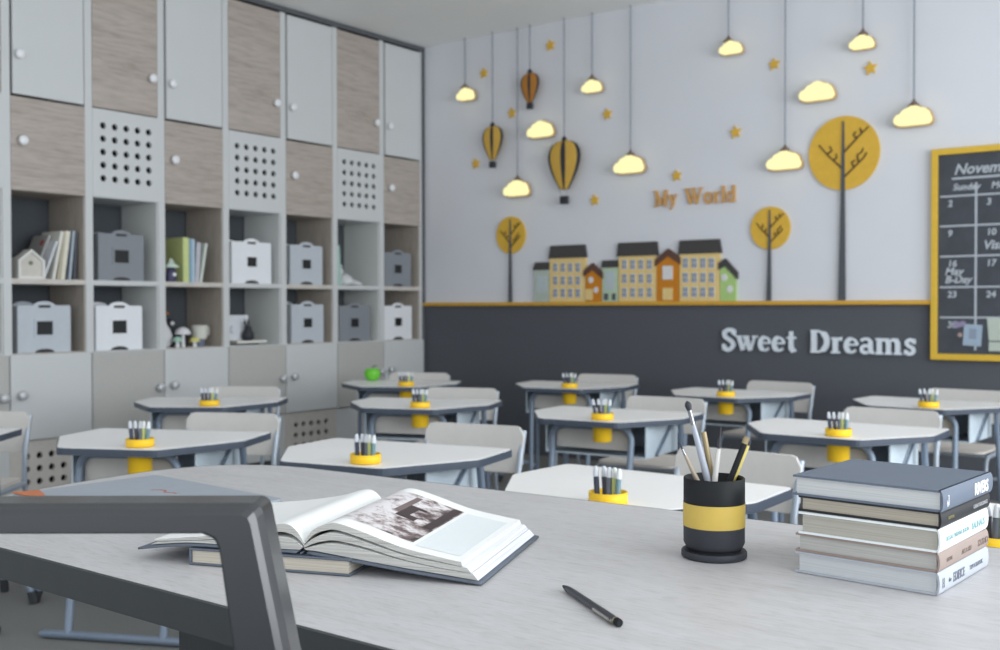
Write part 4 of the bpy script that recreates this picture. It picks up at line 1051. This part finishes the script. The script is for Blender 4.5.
b = MB(); b.box(ln-.065, ln-.014, -.0066, -.0052, -.0016, .0016); b.box(ln-.018, ln-.012, -.0066, -.004, -.0016, .0016); b.build('clip', mat('silver_clip', (190, 186, 182), .25, metal=.8), t)

# ---- organiser cup
pc = plane(714, 556.5, DZ)
t = empty('desk_organiser', (pc.x, pc.y, DZ+.0008), 0, 'black round desk organiser with yellow band holding brushes', 'desk organiser')
R1 = .0448
b = MB(); b.lathe([(.0465, 0), (.048, .002), (.048, .008), (.0465, .010)], 48); b.build('base', m_black2, t)
b = MB(); b.lathe([(R1-.007, .010), (R1-.002, .018), (R1, .022), (R1, .0465)], 48, cap=False); b.lathe([(0.001, .0105), (R1-.007, .0105)], 48, cap=False); b.build('lower_body', m_black2, t)
b = MB(); b.lathe([(R1+.0006, .0465), (R1+.0006, .0808)], 48, cap=False); b.build('band', m_band, t)
b = MB(); b.lathe([(R1, .0808), (R1, .1165), (R1-.0015, .1177), (R1-.0035, .1165), (R1-.004, .013), (0.001, .0125)], 48, cap=False); b.build('upper_body', m_black, t)
def stick(name, label, cat, base_px, tip_px, parts, depth=0, lower=.085, grp='brushes and pens in the black organiser'):
    """thing standing in the organiser: crosses the rim at base_px, ends at tip_px"""
    rimz = DZ+.117
    bp = plane(base_px[0], base_px[1], rimz)
    # tip: on the vertical plane facing the camera through the rim crossing (pushed by depth)
    dd = ray(*tip_px); fwd = Vector((FW.x, FW.y, 0)).normalized(); k = (bp.dot(fwd)+depth)/dd.dot(fwd)
    tp = Vector((0, 0, EYE)) + dd*k
    ax = (tp-bp); L = ax.length; ax.normalize(); low = bp - ax*lower
    t = empty(name, low, 0, label, cat, grp, rot=tuple(Vector((0,0,1)).rotation_difference(ax).to_euler()))
    tot = L+lower
    for (nm, prof, m) in parts:
        b = MB(); b.lathe([(r, z*tot) for r, z in prof], 14); b.build(nm, m, t)
mw_ = mat('silver_handle', (164, 170, 182), .3); mt_ = mat('tan_handle', (160, 148, 132), .4); ms_ = mat('ferrule', (150, 152, 156), .25, metal=.8); mg_ = mat('gold_handle', (158, 142, 108), .35, metal=.3)
stick('paintbrush', 'tallest paintbrush with white-blue handle and dark round bristles', 'paintbrush', (707, 477.5), (687, 401), [('handle', [(.0028, 0), (.0055, .45), (.0042, .74), (.003, .82)], mw_), ('ferrule', [(.0032, .82), (.0034, .93)], ms_), ('bristles', [(.0036, .93), (.0052, .965), (.004, .985), (.001, 1)], m_black2)])
stick('paintbrush', 'thin tan paintbrush leaning farthest left, with fine dark tip', 'paintbrush', (696, 478), (679.5, 443), [('handle', [(.003, 0), (.0042, .5), (.0026, .86)], mt_), ('ferrule', [(.0022, .86), (.0018, .93)], ms_), ('bristles', [(.0016, .93), (.0003, 1)], m_ink)])
stick('pencil', 'gold pencil with flat end beside the tallest brush', 'pencil', (712, 477), (703.5, 432), [('barrel', [(.0042, 0), (.0042, 1)], mg_)])
stick('sculpting_tool', 'white stick with a thin dark hook tip in the organiser middle', 'tool', (715, 478), (721, 427), [('handle', [(.0036, 0), (.0044, .5), (.0036, .80)], mat('bone_handle', (206, 204, 200), .4)), ('tip', [(.0018, .80), (.0013, .93), (.0006, 1)], m_ink)])
stick('pencil', 'black pencil with gold end leaning right in the organiser', 'pencil', (731, 478), (747, 437), [('barrel', [(.0044, 0), (.0044, .93)], m_black), ('end_band', [(.0046, .93), (.0046, 1)], mg_)])
stick('pencil', 'yellow pencil leaning right behind the black pencil', 'pencil', (735, 476), (749, 441), [('barrel', [(.0036, 0), (.0036, .95)], mat('lemon_barrel', (214, 196, 110), .4)), ('end_band', [(.0037, .95), (.0037, 1)], m_ink)], depth=.006)

# ---- stack of books
corner = plane(938.6, 596.8, DZ)
ths = [(.0290, (176, 181, 190), 'lowest book of the desk stack, pale grey spine', (184, 189, 193), (206, 208, 210)),
       (.0250, (150, 134, 127), 'tan-spined book, second from the bottom of the desk stack', (162, 162, 158), (190, 190, 186)),
       (.0300, (232, 238, 240), 'white-spined book in the middle of the desk stack', (158, 154, 145), (186, 182, 172)),
       (.0215, (30, 32, 36), 'black book, second from the top of the desk stack', (160, 152, 138), (190, 182, 168)),
       (.0280, (98, 108, 124), 'slate blue book on top of the desk stack, lettered RIVERS', (184, 188, 190), (210, 212, 212))]
z = DZ+.0008; base_rot = [3.9, 4.1, 3.6, 4.1, 4.2]
dims = [(.195, .202), (.195, .199), (.191, .200), (.193, .199), (.203, .203)]
offs = [(0, 0), (.0, .0), (.001, .0), (.001, .003), (.004, -.001)]
for i, (th, cc, lab, e1, e2) in enumerate(ths):
    w_, l_ = dims[i]; a = math.radians(-base_rot[i])
    t = empty('book', (corner.x+offs[i][0], corner.y+offs[i][1], z), a, lab, 'book', 'books stacked on the teacher desk')
    m = mat('stack_cover_%d' % (i+1), cc, .5, noise=.02); c_ = .0028
    # local: spine at x=0 side (facing +X), front pages at y=0
    b = MB(); b.box(-w_, -.002, 0, l_, 0, c_); b.box(-w_, -.002, 0, l_, th-c_, th)
    n = 8; prof = [(-.002, 0)] + [(-.0006 + .002*math.sin(PI*k/n), th*k/n) for k in range(1, n)] + [(-.002, th)]
    inner = [(x-.0028, zz) for x, zz in prof][::-1]
    Mq = Matrix(((1,0,0,0),(0,0,-1,l_),(0,1,0,0),(0,0,0,1)))
    b.prism(prof+inner, 0, l_, 0, Mq)
    b.build('cover', m, t)
    boxobj('page_block', (-w_+.005, -.0035, .003, l_-.003, c_, th-c_), pages('stack_pages_%d' % (i+1), e1, e2, 2, 900), t, 0)
    # spine lettering (reads along the spine)
    def spine(s, ypos, size, m, vert=False, bold=0.0, sx=1, zoff=.5):
        text_mesh('spine_text', s, size, m, t, (.0016, ypos*.84, th*zoff-size*.35), (PI/2, 0, PI/2), bold, 0, sx, .0003)
    if i == 4:
        spine('RIVERS', .146, .0225, m_paper, sx=.86, bold=.0005, zoff=.50); spine('h', .016, .012, m_paper, zoff=.36); spine(']', .021, .014, m_paper, zoff=.55)
    if i == 3:
        spine('EDITION', .03, .0055, mat('gold_print', (150, 144, 104), .5), zoff=.5); spine('GREAT BUILDINGS', .150, .0072, mat('silver_print', (180, 180, 186), .5), sx=1.0)
    if i == 2:
        spine('DESSAU WEIMAR BERLIN', .022, .0085, mat('teal_print', (130, 168, 170), .5)); spine('BAUHAUS', .148, .0130, mat('teal_print', (0,0,0)), bold=.0002)
    if i == 1:
        spine('HOUSE', .030, .007, mat('brown_print', (128, 112, 104), .5)); spine('ART & LIFE', .100, .0085, mat('brown_print', (0,0,0))); spine('STUDIO', .180, .0125, mat('brown_print', (0,0,0)))
    if i == 0:
        spine('H', .012, .018, mat('grey_print', (110, 116, 128), .5), sx=.6); spine('the', .040, .008, mat('grey_print', (0,0,0))); spine('EDIFICE', .062, .0165, mat('grey_print', (0,0,0)), sx=.8, bold=.0003); spine('TYPOGRAPHIC', .140, .0085, mat('grey_print', (0,0,0)))
    z += th + .0004

# ------------------------------------------------------------------ foreground chair
fwd = Vector((FW.x, FW.y, 0)).normalized(); rgt = Vector((RT.x, RT.y, 0)).normalized()
zc = 1.0
P = Vector((0, 0, 0)) + fwd*zc + rgt*(-.475)
t = empty('office_chair', (P.x, P.y, 0), YAW, 'dark grey framed chair in the left foreground, backrest cut by the photo edge', 'chair')
m_ch = mat('graphite_frame', (40, 42, 46), .24, noise=.02, spec=.6)
_b = m_ch.node_tree.nodes['Principled BSDF']; _b.inputs['Coat Weight'].default_value = .25; _b.inputs['Coat IOR'].default_value = 1.9; _b.inputs['Coat Roughness'].default_value = .28
ZTOP = .9365; HWc = .252
# outer frame, drawn in local XZ: top bar and splayed uprights; front bevel towards the camera (-y local)
def frame_loop(o0, dz, y):
    pass
out = [(-HWc, ZTOP), (HWc, ZTOP)]
def fr_pts(inset_, y):
    i = inset_; sp = .24
    zb = .56
    dx = (ZTOP-i-zb)*sp*.9
    return [(-HWc-.0-dx+i, y, zb), (-HWc+i+.006, y, ZTOP-i-.008), (-HWc+i+.014, y, ZTOP-i), (HWc-i-.014, y, ZTOP-i), (HWc-i-.006, y, ZTOP-i-.008), (HWc+dx-i, y, zb)]
b = MB()
# cross-section stations around the member: outer back, outer front, bevel, inner front, inner back
wd = .0385; hd = .0245
def inner(y, r=.016):
    sp = .13; zb = .56; zi = ZTOP-hd-.002; xi = HWc-wd
    dx = (zi-zb)*sp
    L = [(-xi-dx, y, zb), (-xi, y, zi-r), (-xi+r*.3, y, zi-r*.3), (-xi+r, y, zi)]
    return L + [(-p[0], p[1], p[2]) for p in L[::-1]]
def outer(i, y, r=.009):
    sp = .19; zb = .56; zi = ZTOP-i; xi = HWc-i
    dx = (zi-zb)*sp
    L = [(-xi-dx, y, zb), (-xi, y, zi-r), (-xi+r*.3, y, zi-r*.3), (-xi+r, y, zi)]
    return L + [(-p[0], p[1], p[2]) for p in L[::-1]]
rings = [outer(0, .04), outer(0, -.002), outer(.004, -.012), outer(.009, -.016), inner(-.016), inner(.034)]
n = len(rings[0]); vs = [p for r in rings for p in r]; fs = []
for j in range(len(rings)):
    k = (j+1) % len(rings)
    for i in range(n-1): fs.append((j*n+i, j*n+i+1, k*n+i+1, k*n+i))
fs.append([j*n for j in range(len(rings))]); fs.append([j*n+n-1 for j in range(len(rings))][::-1])
b.add(vs, fs, 0, False); b.build('backrest_frame', m_ch, t, weld=True, bevel=.003, seg=3)
b = MB(); b.prism(rrect(.60, .50, .06, 6, 0, -.10), .44, .50); b.build('seat', m_black2, t, bevel=.01)
for s in (-1, 1):
    b = MB(); b.tube([(s*.345, .01, .60), (s*.34, 0, .5), (s*.30, -.03, .46)], .018, 10); b.build('bracket', m_ch, t)
b = MB(); b.lathe([(.03, .1), (.03, .30), (.022, .30), (.022, .44)], 16, 0, Matrix.Translation((0, -.1, 0))); b.build('gas_column', m_black2, t)
for k in range(5):
    a = 2*PI*k/5+.3; b = MB(); b.tube([(0, -.1, .11), (.27*math.cos(a), -.1+.27*math.sin(a), .07)], [.022, .014], 10); lg = b.build('leg', m_black2, t)
    b = MB(); b.lathe([(.018, -.012), (.026, -.008), (.026, .008), (.018, .012)], 16, 0, Matrix.Translation((.27*math.cos(a), -.1+.27*math.sin(a), .0265)) @ Matrix.Rotation(PI/2, 4, 'X')); b.build('caster', m_black, lg)

# ------------------------------------------------------------------ light
w = bpy.data.worlds.new('world'); SC.world = w; w.use_nodes = True
bg = w.node_tree.nodes['Background']; bg.inputs['Color'].default_value = (.88, .94, 1.0, 1); bg.inputs['Strength'].default_value = .62
def area(name, loc, tgt, sx, sy, power, col):
    ld = bpy.data.lights.new(name, 'AREA'); ld.shape = 'RECTANGLE'; ld.size = sx; ld.size_y = sy; ld.energy = power; ld.color = col
    o = bpy.data.objects.new(name, ld); COL.objects.link(o); o.location = loc
    o.rotation_euler = (Vector(tgt)-Vector(loc)).to_track_quat('-Z', 'Y').to_euler(); return o
area('window_daylight', (2.9, 2.6, 1.70), (-3, 2.6, 2.6), 6.0, 2.4, 255, (.93, .97, 1.0))
area('rear_fill_light', (-1.5, -1.5, 1.75), (-1.5, 3, 3.3), 6.0, 2.4, 36, (.95, .98, 1.0))  # added fill from behind the camera, no known window there
SC.view_settings.view_transform = 'Standard'; SC.view_settings.look = 'None'
SC.view_settings.exposure = .1; SC.view_settings.gamma = 1; SC.view_settings.use_curve_mapping = False
